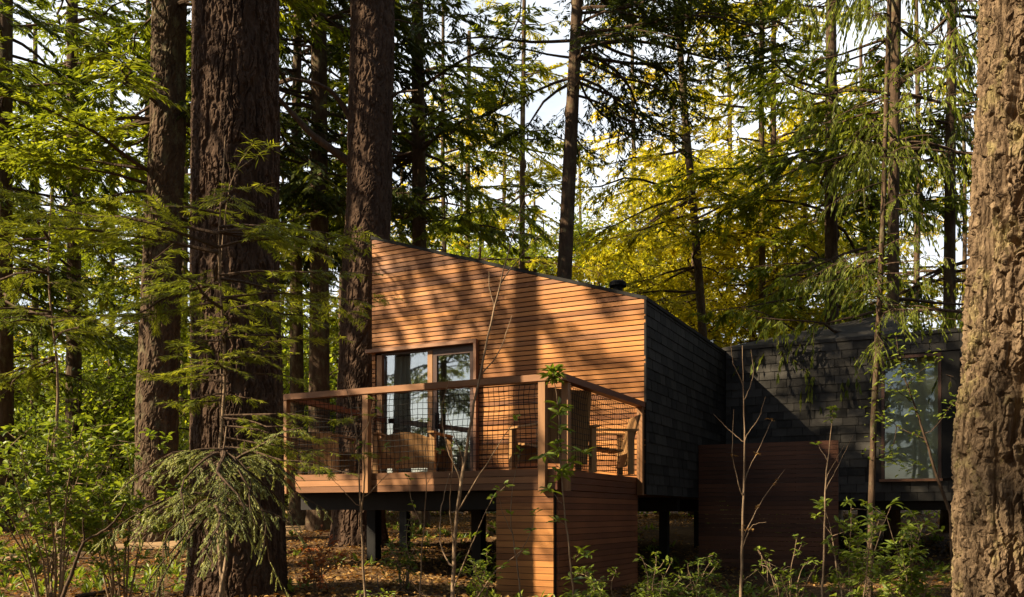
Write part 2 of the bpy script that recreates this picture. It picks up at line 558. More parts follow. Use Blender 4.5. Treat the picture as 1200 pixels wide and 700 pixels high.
# ------------------------------------------------------------------ the cabin (x right along the timber front, y back along the slate side)
P0 = np.array([1.894, 12.5])
RZ = math.atan2(-0.451, 0.8925)
BASE = 0.85                                # local z = eye-relative z + BASE
SH = (0, 0, BASE)
EX, EV = np.array([0.8925, -0.451]), np.array([0.451, 0.8925])
cabin = thing('timber_cabin', 'orange timber fronted cabin with a slate side wall and a steeply sloping roofline', 'cabin',
              (P0[0], P0[1], EYE - BASE), RZ)
W_, DP = 4.7, 5.2
def rz_(x): return 3.05 - 0.321 * x      # top of the wall at local x (x is negative to the left)
ZF, ZB = 0.51, 0.27                      # deck level, bottom of the walls
DX0, DX1, DZ1 = -4.62, -2.74, 2.66       # door opening
PITCH = 0.0735

# front cladding: real boards with gaps
r = random.Random(3)
mb = MB()
z = ZB - 0.02
while z < 4.6:
    z0, z1 = z + 0.008, z + PITCH - 0.008
    spans = [(-W_, 0.0)] if z1 > DZ1 + 0.05 else [(DX1 + 0.06, 0.0), (-W_, DX0 - 0.02)]
    for a, b in spans:
        cuts = [a]
        while cuts[-1] < b - 3.0:
            cuts.append(cuts[-1] + r.uniform(1.6, 2.8))
        cuts.append(b)
        for c0, c1 in zip(cuts, cuts[1:]):
            c1 = c1 - (0.003 if c1 < b else 0)
            e0 = min(c1, -(z0 - 3.04) / 0.321) if z0 > 3.04 else c1
            e1 = min(c1, -(z1 - 3.04) / 0.321) if z1 > 3.04 else c1
            if e1 <= c0: continue
            y = -0.022 - r.uniform(0, 0.004)
            tl = r.uniform(-0.003, 0.003)
            mb.hexa([(c0, y, z0), (e0, y, z0), (e0, -0.001, z0), (c0, -0.001, z0), (c0, y + tl, z1), (e1, y + tl, z1), (e1, -0.001, z1), (c0, -0.001, z1)],
                    tint=r.uniform(0.0, 1.0) ** 0.9)
    z += PITCH
mb.build('front_cladding', M['clad'], cabin, SH)
# backing wall of the front (with the door opening) and the other walls
mb = MB()
def prism_x(mb, x0, x1, zlo, y0, y1, top):
    mb.hexa([(x0, y0, zlo), (x1, y0, zlo), (x1, y1, zlo), (x0, y1, zlo), (x0, y0, top(x0)), (x1, y0, top(x1)), (x1, y1, top(x1)), (x0, y1, top(x0))])
prism_x(mb, DX1, -0.002, ZB, 0.0, 0.14, lambda x: rz_(x) - 0.03)
prism_x(mb, DX0, DX1 - 0.001, DZ1, 0.0, 0.14, lambda x: rz_(x) - 0.03)
prism_x(mb, -W_, DX0 - 0.001, ZB, 0.0, 0.14, lambda x: rz_(x) - 0.03)
mb.build('front_wall', M['void'], cabin, SH)
mb = MB(); mb.box((-W_ + 0.0, 0.142, ZB), (-W_ + 0.14, DP, 4.4)); mb.build('far_side_wall', M['inside'], cabin, SH)
mb = MB(); prism_x(mb, -W_ + .142, -0.16, ZB, DP - 0.14, DP, lambda x: rz_(x) - 0.03); mb.build('rear_wall', M['inside'], cabin, SH)
mb = MB(); mb.box((-0.14, 0.142, ZB), (-0.012, DP, 3.0)); mb.build('side_wall', M['void'], cabin, SH)

def slates(mb, length, z0, z1, to3, r, w=0.28, h=0.15, cut=None, reveal=None):
    """overlapping slates on a wall plane; to3(s, z, out) gives the point, s along the wall"""
    row, z = 0, z0
    while z < z1 - 0.02:
        zt = min(z + h + 0.035, z1)
        s = -w * (0.5 if row % 2 else 0.0) - r.uniform(0, 0.03)
        while s < length:
            ww = w * r.uniform(0.9, 1.1)
            a, b = max(s + 0.005, 0), min(s + ww - 0.005, length)
            s += ww
            if b - a < 0.02: continue
            if cut and cut(a, b, z, zt): continue
            o0, o1 = 0.020 + r.uniform(-.002, .003), 0.006
            k = r.uniform(-0.002, 0.002)
            zz = z + r.uniform(-0.002, 0.002)
            mb.hexa([to3(a, zz, o0 + k), to3(b, zz, o0 - k), to3(b, zz, 0.001), to3(a, zz, 0.001),
                     to3(a, zt, o1), to3(b, zt, o1), to3(b, zt, 0.0005), to3(a, zt, 0.0005)], tint=r.random())
        z += h
        row += 1
mb = MB()
slates(mb, DP, ZB, 3.03, lambda s, z, o: (-0.012 + o, s, z), random.Random(5))
mb.build('slate_cladding', M['slate'], cabin, SH)
mb = MB(); mb.box((-0.02, -0.026, ZB), (0.012, -0.003, 3.03)); mb.build('corner_trim', M['dark'], cabin, SH)
# roof
mb = MB()
def rf(x, y, o): return (x, y, rz_(x) + o)
mb.hexa([rf(-W_ - .02, -0.03, -.03), rf(0.02, -0.03, -.03), rf(0.02, DP, -.03), rf(-W_ - .02, DP, -.03),
         rf(-W_ - .02, -0.03, .02), rf(0.02, -0.03, .02), rf(0.02, DP, .02), rf(-W_ - .02, DP, .02)])
mb.build('roof', M['roof'], cabin, SH)
roof = cabin.children[-1]
mb = MB()
fx, fy = -0.62, 0.55
cz = rz_(fx)
th = np.linspace(0, 2 * math.pi, 15)[:-1]
def lathe(mb, prof, cx, cyy, n=16, tint=.5):
    P = np.array([[cx, cyy, z] for _, z in prof]); R = np.array([q for q, _ in prof])
    mb.tubes(P, R, n, tint=tint)
lathe(mb, [(0.001, cz - .1), (0.075, cz - .099), (0.075, cz + 0.15), (0.075, cz + .155), (0.13, cz + .16), (0.13, cz + .21), (0.10, cz + .235), (0.001, cz + .25)], fx, fy)
ch = mb.build('chimney', M['dark'], roof, SH)
# floor slab and underfloor beams, posts
mb = MB(); mb.box((-W_ + .14, 0.142, ZB), (-0.142, DP - .142, ZF - .02)); mb.build('floor', M['deck'], cabin, SH)
mb = MB()
for y in (0.35, 2.5, 4.7):
    mb.box((-W_ + .1, y - .07, 0.04), (-0.25, y + .07, ZB - .003))
mb.build('floor_beam', M['void'], cabin, SH)
for x, y in ((-4.3, .35), (-2.4, .35), (-.5, .35), (-4.3, 4.7), (-.5, 4.7), (-.5, 2.5)):
    mb = MB(); mb.box((x - .07, y - .065, -BASE - .3), (x + .07, y + .065, 0.038)); mb.build('support_post', M['dark'], cabin, SH)

# sliding door
door = thing('sliding_door', None, None)
door.parent = cabin; door.location = (0, 0, BASE)
mb = MB()
x0, x1 = -4.53, DX1 - 0.005
mb.box((x0, 0.02, ZF - .06), (x1, 0.11, ZF - .001))
mb.box((x0, 0.02, DZ1 - .06), (x1, 0.11, DZ1 - .002))
mb.box((-2.79, 0.018, ZF), (x1, 0.112, DZ1 - .061))
mb.build('frame', M['frame'], door)
mb = MB(); mb.box((-4.60, -0.03, ZF), (-4.50, 0.112, DZ1 - .061)); mb.build('jamb', M['post'], door)
mb = MB(); mb.box((-3.63, -0.012, ZF), (-3.54, 0.115, DZ1 - .061)); mb.build('mullion', M['post'], door)
mb = MB()
a, b = -3.535, -2.795
mb.box((a, -0.004, ZF), (a + .075, 0.06, DZ1 - .064)); mb.box((b - .06, -.004, ZF), (b, .06, DZ1 - .064))
mb.box((a + .076, -.003, DZ1 - .15), (b - .061, .058, DZ1 - .066)); mb.box((a + .076, -.003, ZF), (b - .061, .058, ZF + .09))
mb.build('sliding_leaf', M['frame'], door)
mb = MB(); mb.box((-4.498, 0.045, ZF), (-3.632, 0.053, DZ1 - .062)); mb.build('pane', M['glass'], door)
mb = MB(); mb.box((a + .07, 0.022, ZF + .08), (b - .055, 0.030, DZ1 - .14)); mb.build('pane', M['glass'], door)
mb = MB(); mb.box((a + .055, -.03, 1.35), (a + .072, -.006, 1.60)); mb.build('handle', M['dark'], door)
# timber surround: header and right cheek stand proud of the wall
mb = MB()
mb.hexa([(-4.78, -.11, DZ1 - .02), (DX1 + .05, -.11, DZ1 - .02), (DX1 + .05, -.024, DZ1 - .02), (-4.78, -.024, DZ1 - .02),
         (-4.78, -.11, DZ1 + .035), (DX1 + .05, -.11, DZ1 + .035), (DX1 + .05, -.024, DZ1 + .035), (-4.78, -.024, DZ1 + .035)], tint=.8)
mb.box((DX1 + .001, -.108, ZF), (DX1 + .048, -.002, DZ1 - .021), tint=.3)
mb.build('door_surround', M['trim'], cabin, SH)

# curtains inside the door
def curtain(label, x0, x1, y, z0, z1, amp, nfold, m):
    o = thing('curtain', label, 'curtain', tuple(np.append(P0 + EX * (x0 + x1) / 2 + EV * y, EYE + z0)), RZ)
    mb = MB()
    n = int(nfold * 10)
    xs = np.linspace(x0, x1, n) - (x0 + x1) / 2
    ph = np.linspace(0, nfold * 2 * math.pi, n)
    rows = []
    for k, zz in enumerate(np.linspace(0, z1 - z0, 12)):
        rows.append(np.stack([xs, amp * np.sin(ph + 0.5 * np.sin(ph * .37)) * (1 - .25 * k / 11), np.full(n, zz)], -1))
    V = np.concatenate(rows)
    i = (np.arange(11)[:, None] * n + np.arange(n - 1)[None]).ravel()
    mb.add(V, np.stack([i, i + 1, i + n + 1, i + n], -1))
    c = mb.build('drape', m, o, smooth=True)
    mb = MB(); mb.box((xs[0], -.05, z1 - z0), (xs[-1], .05, z1 - z0 + .03)); mb.build('track', M['dark'], o)
    return o
curtain('pale curtain with upright folds behind the fixed pane left of the sliding door', -4.45, -3.62, .24, ZF + .01, 2.60, .035, 9, M['curtain'])
curtain('pale curtain hanging behind the narrow sliding leaf right of the brown mullion', -3.45, -2.85, .24, ZF + .01, 2.60, .03, 6, M['blind'])

# ------------------------------------------------------------------ the deck
deck = thing('raised_deck', 'raised timber deck with a handrail, black netting and a boarded base', 'deck', (P0[0], P0[1], EYE - BASE), RZ)
FX0, FX1, FY = -4.03, -0.10, -2.86       # front edge
LX = -4.55                               # where the left edge meets the cabin
mb = MB()
n = 21
for k in range(n):
    y0 = FY + 0.03 + k * (2.86 - .06) / n
    y1 = y0 + (2.86 - .06) / n - .006
    xl = FX0 + .03 + (LX - FX0) * (y0 - FY) / 2.86
    mb.box((xl, y0, ZF - .035), (FX1 - .03, y1, ZF), tint=random.random())
mb.build('deck_floor', M['deck'], deck, SH)
mb = MB()
for k in range(3):
    za = ZB + k * .080
    mb.box((FX0, FY - .003 * k - .002, za + .003), (FX1 - .031, FY + .022, za + .077), tint=random.random())
mb.build('front_fascia', M['deck'], deck, SH)
mb = MB()
for k in range(3):
    za = ZB + k * .080
    mb.box((FX1 - .030, FY, za + .003), (FX1 - .004 + .003 * k, -.03, za + .077), tint=random.random())
mb.build('side_fascia', M['clad_shaded'], deck, SH)
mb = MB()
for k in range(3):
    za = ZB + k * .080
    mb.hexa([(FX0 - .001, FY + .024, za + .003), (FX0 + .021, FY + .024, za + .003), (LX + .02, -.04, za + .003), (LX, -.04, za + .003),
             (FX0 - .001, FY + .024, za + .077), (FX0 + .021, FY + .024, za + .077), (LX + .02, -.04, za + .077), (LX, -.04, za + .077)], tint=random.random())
mb.build('side_fascia', M['clad_shaded'], deck, SH)
for y in (FY + .30, FY + 1.5, -.25):
    mb = MB(); mb.box((-4.0, y - .06, .05), (-0.95, y + .06, ZB - .004)); mb.build('floor_beam', M['void'], deck, SH)
mb = MB()
for x in np.linspace(-3.9, -1.0, 9):
    mb.box((x - .025, FY + .361, .12), (x + .025, -.32, ZF - .037))
mb.build('joists', M['void'], deck, SH)
for x, y in ((-1.95, FY + 1.5), (-3.7, FY + 1.5), (-1.95, -.25)):
    mb = MB(); mb.box((x - .075, y - .075, -BASE - .4), (x + .075, y + .075, .048)); mb.build('support_post', M['dark'], deck, SH)
# boarded base block
mb = MB()
BX0 = -0.88
z = ZB - .004
while z > -1.5:
    mb.box((BX0, FY - .004 - random.uniform(0, .003), z - .067), (FX1 - .05, FY + .018, z), tint=random.random())
    z -= PITCH
mb.build('base_front', M['clad'], deck, SH)
mb = MB()
z = ZB - .004
while z > -1.5:
    mb.box((FX1 - .035, FY + .05, z - .067), (FX1 - .012 + random.uniform(0, .003), -.035, z), tint=random.random())
    z -= PITCH
mb.build('base_side', M['clad_shaded'], deck, SH)
mb = MB()
mb.box((BX0 + .004, FY + .020, -1.5), (FX1 - .046, FY + .045, ZB - .006))
mb.box((FX1 - .06, FY + .046, -1.5), (FX1 - .037, -.036, ZB - .006))
mb.box((BX0 + .004, FY + .046, -1.5), (BX0 + .03, -.036, ZB - .006))
mb.build('base_frame', M['void'], deck, SH)
# posts, handrail, netting
ZR = 1.56
posts = [(FX0 + .02, FY - .045), (-2.70, FY - .045), (FX1 - .16, FY - .045)]
for x, y in posts:
    mb = MB(); mb.box((x - .042, y - .042, ZB - .01), (x + .042, y + .038, ZR - .062), tint=random.uniform(.3, .9)); mb.build('post', M['post'], deck, SH)
for x, y in ((FX1 + .042, FY + .14), (FX1 + .042, -.075)):
    mb = MB(); mb.box((x - .038, y - .042, ZB - .01), (x + .042, y + .042, ZR - .062), tint=random.uniform(.3, .9)); mb.build('post', M['post'], deck, SH)
x, y = FX0 + (LX - FX0) * .9, FY + 2.86 * .9
mb = MB(); mb.box((x - .042, y - .042, ZB - .01), (x + .042, y + .042, ZR - .062)); mb.build('post', M['post'], deck, SH)
mb = MB()
mb.box((FX0 - .02, FY - .10, ZR - .06), (FX1 + .10, FY + .02, ZR + .015), tint=.55)
mb.build('handrail', M['deck'], deck, SH)
mb = MB(); mb.box((FX1 - .015, FY + .021, ZR - .06), (FX1 + .10, -.03, ZR + .015), tint=.4); mb.build('handrail', M['clad_shaded'], deck, SH)
mb = MB(); mb.beam((FX0 + .03, FY + .022, ZR - .023), (LX + .1, -.04, ZR - .023), .10, .075, tint=.6); mb.build('handrail', M['clad_shaded'], deck, SH)
def netting(a, b, z0, z1, seed, cell=.068):
    a, b = np.array(a, float), np.array(b, float)
    L = np.linalg.norm(b - a)
    d = (b - a) / L
    nrm = np.array([-d[1], d[0]])
    nv, nh = int(L / cell), int((z1 - z0) / cell)
    k = 15
    def P(s, z):
        s, z = np.broadcast_arrays(s, z)
        w = (vnoise(s * 1.7, z * 2.2, 0, seed) - .5) * .05
        ds = (vnoise(s * 2.3 + 9, z * 3.1, 0, seed + 1) - .5) * .028
        dz = (vnoise(s * 2.9 + 4, z * 2.3, 0, seed + 2) - .5) * .028
        e = np.clip((z - z0) / .1, 0, 1) * np.clip((z1 - z) / .1, 0, 1)
        xy = a + d * (s + ds * e)[..., None] + nrm * (w * e)[..., None]
        return np.concatenate([xy, (z + dz * e)[..., None]], -1)
    mb = MB()
    sv = np.linspace(0, L, nv + 1)
    mb.tubes(P(sv[:, None], np.linspace(z0, z1, k)[None, :]), np.full((nv + 1, k), .0036), 4)
    zh = np.linspace(z0, z1, nh + 1)
    k2 = max(10, int(L * 9))
    mb.tubes(P(np.linspace(0, L, k2)[None, :], zh[:, None]), np.full((nh + 1, k2), .0036), 4)
    return mb
netting((FX0 + .05, FY + .005), (-2.745, FY + .005), ZF + .03, ZR - .07, 1).build('netting', M['rope'], deck, SH)
netting((-2.655, FY + .005), (FX1 - .205, FY + .005), ZF + .03, ZR - .07, 4).build('netting', M['rope'], deck, SH)
netting((FX1 - .03, FY + .19), (FX1 - .03, -.12), ZF + .03, ZR - .07, 7).build('netting', M['rope'], deck, SH)
netting((FX0 + .06, FY + .06), (LX + .13, -.15), ZF + .03, ZR - .07, 9).build('netting', M['rope'], deck, SH)

# ------------------------------------------------------------------ deck chairs: facing local +y, slab back, slatted seat, loop arms
def chair_parts(root, bh=.82, bw=.62, arch=0.0, lean=.22):
    r = random.Random(hash(root.name) & 255)
    m = M['chair']
    mb = MB()
    n = 7
    for k in range(n):
        x0 = -bw / 2 + k * bw / n; x1 = x0 + bw / n - .006
        h0 = bh - arch * (((x0) / (bw / 2)) ** 2); h1 = bh - arch * (((x1) / (bw / 2)) ** 2)
        c = []
        for (x, h) in ((x0, 0.10), (x1, 0.10)):
            pass
        def p(x, h, off): return (x, -.26 - (h - .10) * lean - off, h)
        c = [p(x0, .10, .028), p(x1, .10, .028), p(x1, .10, 0), p(x0, .10, 0), p(x0, h0, .028), p(x1, h1, .028), p(x1, h1, 0), p(x0, h0, 0)]
        mb.hexa(c, tint=r.random())
    mb.build('backrest', m, root)
    mb = MB()
    for k in range(6):
        y0 = -.245 + k * .095
        mb.box((-bw / 2 + .002, y0, .30 + .012 * k), (bw / 2 - .002, y0 + .088, .325 + .012 * k), tint=r.random())
    mb.box((-bw / 2, .327, .14), (bw / 2, .352, .385), tint=.6)
    mb.build('seat', m, root)
    for s in (-1, 1):
        mb = MB(); xx = s * (bw / 2 + .045)
        mb.box((xx - .045, -.42, .56), (xx + .045, .40, .585), tint=.8); mb.build('arm', m, root)
        for y in (.36, -.33):
            mb = MB(); mb.box((xx - .035, y - .035, 0.0), (xx + .035, y + .035, .558), tint=r.uniform(.3, .8)); mb.build('leg', m, root)
def chair(label, px, d, face, **kw):
    x = (px - HX) / F * d
    a = math.atan2(-face[0], face[1])
    o = thing('armchair', label, 'chair', (x, d, EYE + ZF + .001), a, 'wooden armchairs on the deck')
    chair_parts(o, **kw)
    return o
chair('wooden armchair seen from behind, its tall flat back beside the deck corner post', 648, 11.1, (-.5, .87), bh=1.0, bw=.66, lean=.10)
chair('wooden armchair in profile against the slate corner end of the deck, back tilted right', 704, 11.75, (-.97, -.10), bh=.78, bw=.55, lean=.28)
chair('low wooden armchair with an arched back in front of the glass door', 484, 12.2, (.25, .97), bh=.58, bw=.72, arch=.08, lean=.15)
chair('shaded wooden armchair at the far left end of the deck behind the fir', 372, 12.6, (.15, .98), bh=.62, bw=.70, lean=.15)

# ------------------------------------------------------------------ slate annexe behind and right of the cabin
AV = 4.72
annex = thing('slate_annexe', 'dark slate clad annexe with a folded roof and a tall window behind the shrubs', 'building',
              (P0[0], P0[1], EYE - BASE), RZ)
AX1, AZT, AZB = 6.4, 3.13, 0.22
# window opening in local x
WX0, WX1, WZ0, WZ1 = 2.66, 3.68, 0.60, 2.74
def px2lx(px, v):
    """local x on the plane y = v seen at photo column px"""
    o = P0 + EV * v
    k = (px - HX) / F
    return (k * o[1] - o[0]) / (EX[0] - k * EX[1])
WX0, WX1 = px2lx(1033, AV), px2lx(1103, AV)
mb = MB()
slates(mb, AX1 - 0.02, AZB, AZT - .01, lambda s, z, o: (0.02 + s, AV - o, z), random.Random(11),
       cut=lambda a, b, z, zt: (b + .02 > WX0 - .02 and a + .02 < WX1 + .28 and zt > WZ0 and z < WZ1))
mb.build('slate_cladding', M['slate_warm'], annex, SH)
mb = MB()
mb.box((0.02, AV, AZB), (WX0, AV + .15, AZT - .02)); mb.box((WX1 + .02, AV, AZB), (AX1, AV + .15, AZT - .02))
mb.box((WX0 + .001, AV, AZB), (WX1 + .019, AV + .15, WZ0 - .02)); mb.box((WX0 + .001, AV, WZ1), (WX1 + .019, AV + .15, AZT - .02))
mb.build('front_wall', M['void'], annex, SH)
mb = MB(); mb.box((AX1 - .15, AV + .151, AZB), (AX1, AV + 4, AZT - .02)); mb.build('side_wall', M['void'], annex, SH)
mb = MB(); mb.box((0.02, AV + 3.85, AZB), (AX1 - .151, AV + 4, AZT - .02)); mb.build('rear_wall', M['void'], annex, SH)
mb = MB(); mb.box((0.03, AV + .151, AZB - .15), (AX1 - .151, AV + 3.84, AZB + .02)); mb.build('floor', M['void'], annex, SH)
# roof: folded facets rising to a peak
def ap(px, py, v):
    lx = px2lx(px, v); d = (P0 + EX * lx + EV * v)[1]
    return np.array([lx, v, (HY - py) / F * d])
A_ = np.array([-0.05, AV - .03, AZT]); Bp = ap(1062, 363, AV + 1.2); C_ = np.array([px2lx(1048, AV - .03), AV - .03, AZT])
E_ = np.array([AX1 + .03, AV - .03, AZT]); R1 = np.array([-0.05, AV + 4, AZT]); R2 = np.array([AX1 + .03, AV + 4, AZT])
Cb = np.array([C_[0], AV + 4, AZT])
mb = MB()
dn = np.array([0, 0, -.06])
top = [A_, C_, E_, R2, Cb, R1, Bp]
mb.add(top + [p + dn for p in top], tris=[(0, 1, 6), (1, 4, 6), (4, 5, 6), (5, 0, 6)],
       quads=[(1, 2, 3, 4), (7, 8, 1, 0), (8, 9, 2, 1), (9, 10, 3, 2), (10, 11, 4, 3), (11, 12, 5, 4), (12, 7, 0, 5), (8, 11, 10, 9), (7, 12, 11, 8)])
mb.build('roof', M['slate_warm'], annex, SH)
win = thing('window', None, None); win.parent = annex; win.location = (0, 0, BASE)
mb = MB()
mb.box((WX0, AV - .035, WZ0), (WX0 + .05, AV + .08, WZ1 - .052)); mb.box((WX1 - .05, AV - .035, WZ0), (WX1, AV + .08, WZ1 - .052))
mb.box((WX0, AV - .035, WZ1 - .05), (WX1, AV + .08, WZ1 - .002)); 
mb.build('frame', M['frame'], win)
mb = MB(); mb.box((WX0 + .051, AV + .02, WZ0 + .01), (WX1 - .051, AV + .028, WZ1 - .051)); mb.build('pane', M['glass_b'], win)
mb = MB(); mb.box((WX0 - .03, AV - .09, WZ0 - .045), (WX1 + .02, AV + .0, WZ0 - .002)); mb.build('sill', M['trim'], win)
mb = MB(); mb.box((WX1 + .01, AV - .05, WZ0), (WX1 + .28, AV - .022, WZ1)); mb.build('shutter_panel', M['dark'], annex, SH)
for x in (.5, 2.4, 4.4):
    mb = MB(); mb.box((x - .07, AV + .2, -BASE - .4), (x + .07, AV + .34, AZB - .151)); mb.build('support_post', M['dark'], annex, SH)
o = (thing('window_blind', 'grey green blind drawn behind the tall annexe window', 'blind',
        tuple(np.append(P0 + EX * (WX0 + WX1) / 2 + EV * (AV + .25), EYE + WZ0)), RZ))
mb = MB(); mb.box(((WX0 - WX1) / 2, 0, 0), ((WX1 - WX0) / 2, .012, WZ1 - WZ0 + .02)); mb.build('fabric', M['blind'], o)
mb = MB(); mb.box(((WX0 - WX1) / 2, -.02, WZ1 - WZ0 + .021), ((WX1 - WX0) / 2, .03, WZ1 - WZ0 + .06)); mb.build('roller', M['dark'], o)

# low boarded screen wall
SV = 2.8
screen = thing('screen_wall', 'low dark red boarded wall between the cabin and the annexe', 'wall', (P0[0], P0[1], EYE - BASE), RZ)
mb = MB()
z = 1.16
r = random.Random(21)
while z > -1.4:
    mb.box((0.015, SV - .022 - r.uniform(0, .003), z - .067), (2.25, SV - .001, z), tint=r.random())
    z -= PITCH
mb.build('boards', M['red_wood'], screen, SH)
mb = MB()
for x in (.06, .8, 1.55, 2.2):
    mb.box((x - .04, SV, -1.4), (x + .04, SV + .08, 1.15))
mb.build('frame', M['void'], screen, SH)

# ------------------------------------------------------------------ trees: builders
def perp_frame(T):
    A = norm(np.cross(T, np.array([0, 0, 1.0]) + 0 * T))
    return A, np.cross(A, T)

def rot_about_z(v, a):
    c, s = np.cos(a), np.sin(a)
    return np.stack([v[..., 0] * c - v[..., 1] * s, v[..., 0] * s + v[..., 1] * c, v[..., 2]], -1)

def bough_set(mb, Z, AZ, L, EL, DROOP, r, twig_gap=.11, card_gap=.022, card=(.13, .22, .045), twig_len=.40, hang=0.15, flat=.5,
              wood=0, leaf=1, base_r=.02, bare=.22, origin=None, clump=.35, up=0.1, tw_r=.006, maxtw=1.1):
    """branches with side twigs in flat sprays, and needle sprays along the twigs"""
    m = len(Z)
    k = 9
    s = np.linspace(0, 1, k)
    org = np.zeros((m, 3)) if origin is None else origin
    rad = L[:, None] * s
    bend = (r.random((m, 1)) - .5) * .7
    az = AZ[:, None] + bend * s ** 1.5 + .10 * np.sin(s * 9 + r.random((m, 1)) * 6)
    dz = np.tan(EL)[:, None] * rad - DROOP[:, None] * L[:, None] * s ** 2 + up * L[:, None] * s ** 4
    dz = dz + (vnoise(s * 5 + np.arange(m)[:, None] * 7.3, 0, 0, 3) - .5) * .08 * L[:, None] * s
    P = np.stack([org[:, :1] + rad * np.cos(az), org[:, 1:2] + rad * np.sin(az), Z[:, None] + dz], -1)
    R = base_r * (.35 + .65 * (L / L.max()))[:, None] * (1 - .85 * s)
    mb.tubes(P, R, 5, mat=wood, tint=.5)
    # twigs
    nt = np.maximum((L * (1 - bare) / twig_gap).astype(int), 2)
    bi = np.repeat(np.arange(m), nt)
    T = len(bi)
    st = bare + (1 - bare) * r.random(T) ** .85
    st = np.clip(st, 0, .995)
    f = st * (k - 1)
    i0 = np.minimum(f.astype(int), k - 2)
    w = (f - i0)[:, None]
    tp = P[bi, i0] * (1 - w) + P[bi, i0 + 1] * w
    td = norm(P[bi, i0 + 1] - P[bi, i0])
    side = np.where(r.random(T) < .5, -1, 1)
    ang = side * np.radians(r.uniform(30, 75, T))
    d = rot_about_z(td, ang)
    d[:, 2] += r.uniform(-.3, .25, T) * (1 - flat) - hang * r.uniform(.5, 1.3, T)
    d = norm(d)
    lt = np.clip(L[bi] * twig_len * (1.15 - st) * r.uniform(.55, 1.25, T), .10, maxtw)
    kk = 4
    ss = np.linspace(0, 1, kk)
    TP = tp[:, None] + d[:, None] * (lt[:, None] * ss)[..., None]
    TP[..., 2] -= (hang * .9 * lt[:, None] * ss ** 2)
    mb.tubes(TP, tw_r * (1 - .7 * ss)[None] * np.ones((T, 1)), 3, mat=wood, tint=.5)
    # needle sprays
    nc = np.maximum((lt / card_gap).astype(int), 2)
    ci = np.repeat(np.arange(T), nc)
    C = len(ci)
    u = r.random(C) ** .8
    f = u * (kk - 1)
    i0 = np.minimum(f.astype(int), kk - 2)
    w = (f - i0)[:, None]
    cp = TP[ci, i0] * (1 - w) + TP[ci, i0 + 1] * w
    cd = norm(TP[ci, i0 + 1] - TP[ci, i0])
    a = np.where(r.random(C) < .5, -1, 1) * np.radians(r.uniform(15, 65, C))
    cd = rot_about_z(cd, a)
    cd[:, 2] += r.normal(0, .22 * (1.2 - flat), C) - hang * .5
    nrm = np.stack([r.normal(0, .45, C), r.normal(0, .45, C), np.ones(C)], -1)
    if hang > .6:
        nrm = r.normal(0, 1, (C, 3))
    tint = np.clip(.5 + clump * (r.random(m)[bi][ci] - .5) + clump * (r.random(T)[ci] - .5) + .3 * (r.random(C) - .5) + .12 * (st[ci] - .5), 0, 1)
    mb.cards(cp, cd, nrm, r.uniform(card[0], card[1], C), card[2] * r.uniform(.7, 1.3, C), mat=leaf, tint=tint)
    return C

def conifer_crown(name, seed, z0, z1, lmax, nb, leafmat, shape='mid', **kw):
    r = np.random.default_rng(seed)
    mb = MB()
    lay = r.uniform(z0, z1, nb // 4)
    Z = np.repeat(np.sort(lay), 4)[:nb] + r.normal(0, .12, (nb // 4) * 4)[:nb]
    nb = len(Z)
    AZ = r.uniform(0, 2 * math.pi, nb)
    t = (Z - z0) / (z1 - z0)
    prof = {'mid': .55 + .45 * np.sin(math.pi * np.clip(t * .9 + .12, 0, 1)), 'cone': 1.05 - .55 * t, 'up': .5 + .5 * t}[shape]
    L = lmax * prof * r.uniform(.5, 1.1, nb)
    EL = np.radians(r.uniform(-12, 14, nb) + 8 * (t - .4))
    n = bough_set(mb, Z, AZ, L, EL, r.uniform(.05, .28, nb), r, base_r=.045, **kw)
    return mb.mesh(name, [M['limb'], leafmat])

def broad_crown(name, seed, z0, z1, rad, nleaf, leafmat, leaf=(.09, .15), nb=46):
    """a rounded open crown of branching limbs with leaves in loose clusters"""
    r = np.random.default_rng(seed)
    mb = MB()
    Z = r.uniform(z0, z1, nb)
    AZ = r.uniform(0, 2 * math.pi, nb)
    t = (Z - z0) / (z1 - z0)
    L = rad * np.sqrt(np.clip(1 - (t * 1.5 - .6) ** 2, .15, 1)) * r.uniform(.55, 1.1, nb)
    EL = np.radians(r.uniform(5, 50, nb))
    k = 7
    s = np.linspace(0, 1, k)
    az = AZ[:, None] + (r.random((nb, 1)) - .5) * s
    P = np.stack([L[:, None] * s * np.cos(az), L[:, None] * s * np.sin(az), Z[:, None] + np.tan(EL)[:, None] * L[:, None] * s * .7], -1)
    P += r.normal(0, .05, P.shape) * s[None, :, None]
    mb.tubes(P, .04 * (1 - .85 * s)[None] * np.ones((nb, 1)), 5, tint=.5)
    nt = 9
    bi = np.repeat(np.arange(nb), nt)
    T = len(bi)
    i0 = r.integers(2, k, T)
    tp = P[bi, i0]
    d = norm(r.normal(0, 1, (T, 3)) + np.array([0, 0, .3]))
    lt = r.uniform(.35, .9, T)
    ss = np.linspace(0, 1, 3)
    TP = tp[:, None] + d[:, None] * (lt[:, None] * ss)[..., None]
    mb.tubes(TP, .009 * (1 - .6 * ss)[None] * np.ones((T, 1)), 3)
    ci = r.integers(0, T, nleaf)
    u = r.random((nleaf, 1))
    cp = TP[ci, 0] * (1 - u) + TP[ci, 2] * u + r.normal(0, .16, (nleaf, 3))
    cd = norm(r.normal(0, 1, (nleaf, 3)) + np.array([0, 0, -.25]))
    nr = r.normal(0, .7, (nleaf, 3)) + np.array([0, 0, 1])
    tint = np.clip(.5 + .5 * (r.random(T)[ci] - .5) + .4 * (r.random(nleaf) - .5), 0, 1)
    L_ = r.uniform(leaf[0], leaf[1], nleaf)
    mb.cards(cp, cd, nr, L_, L_ * .62, mat=1, tint=tint)
    return mb.mesh(name, [M['limb'], leafmat])

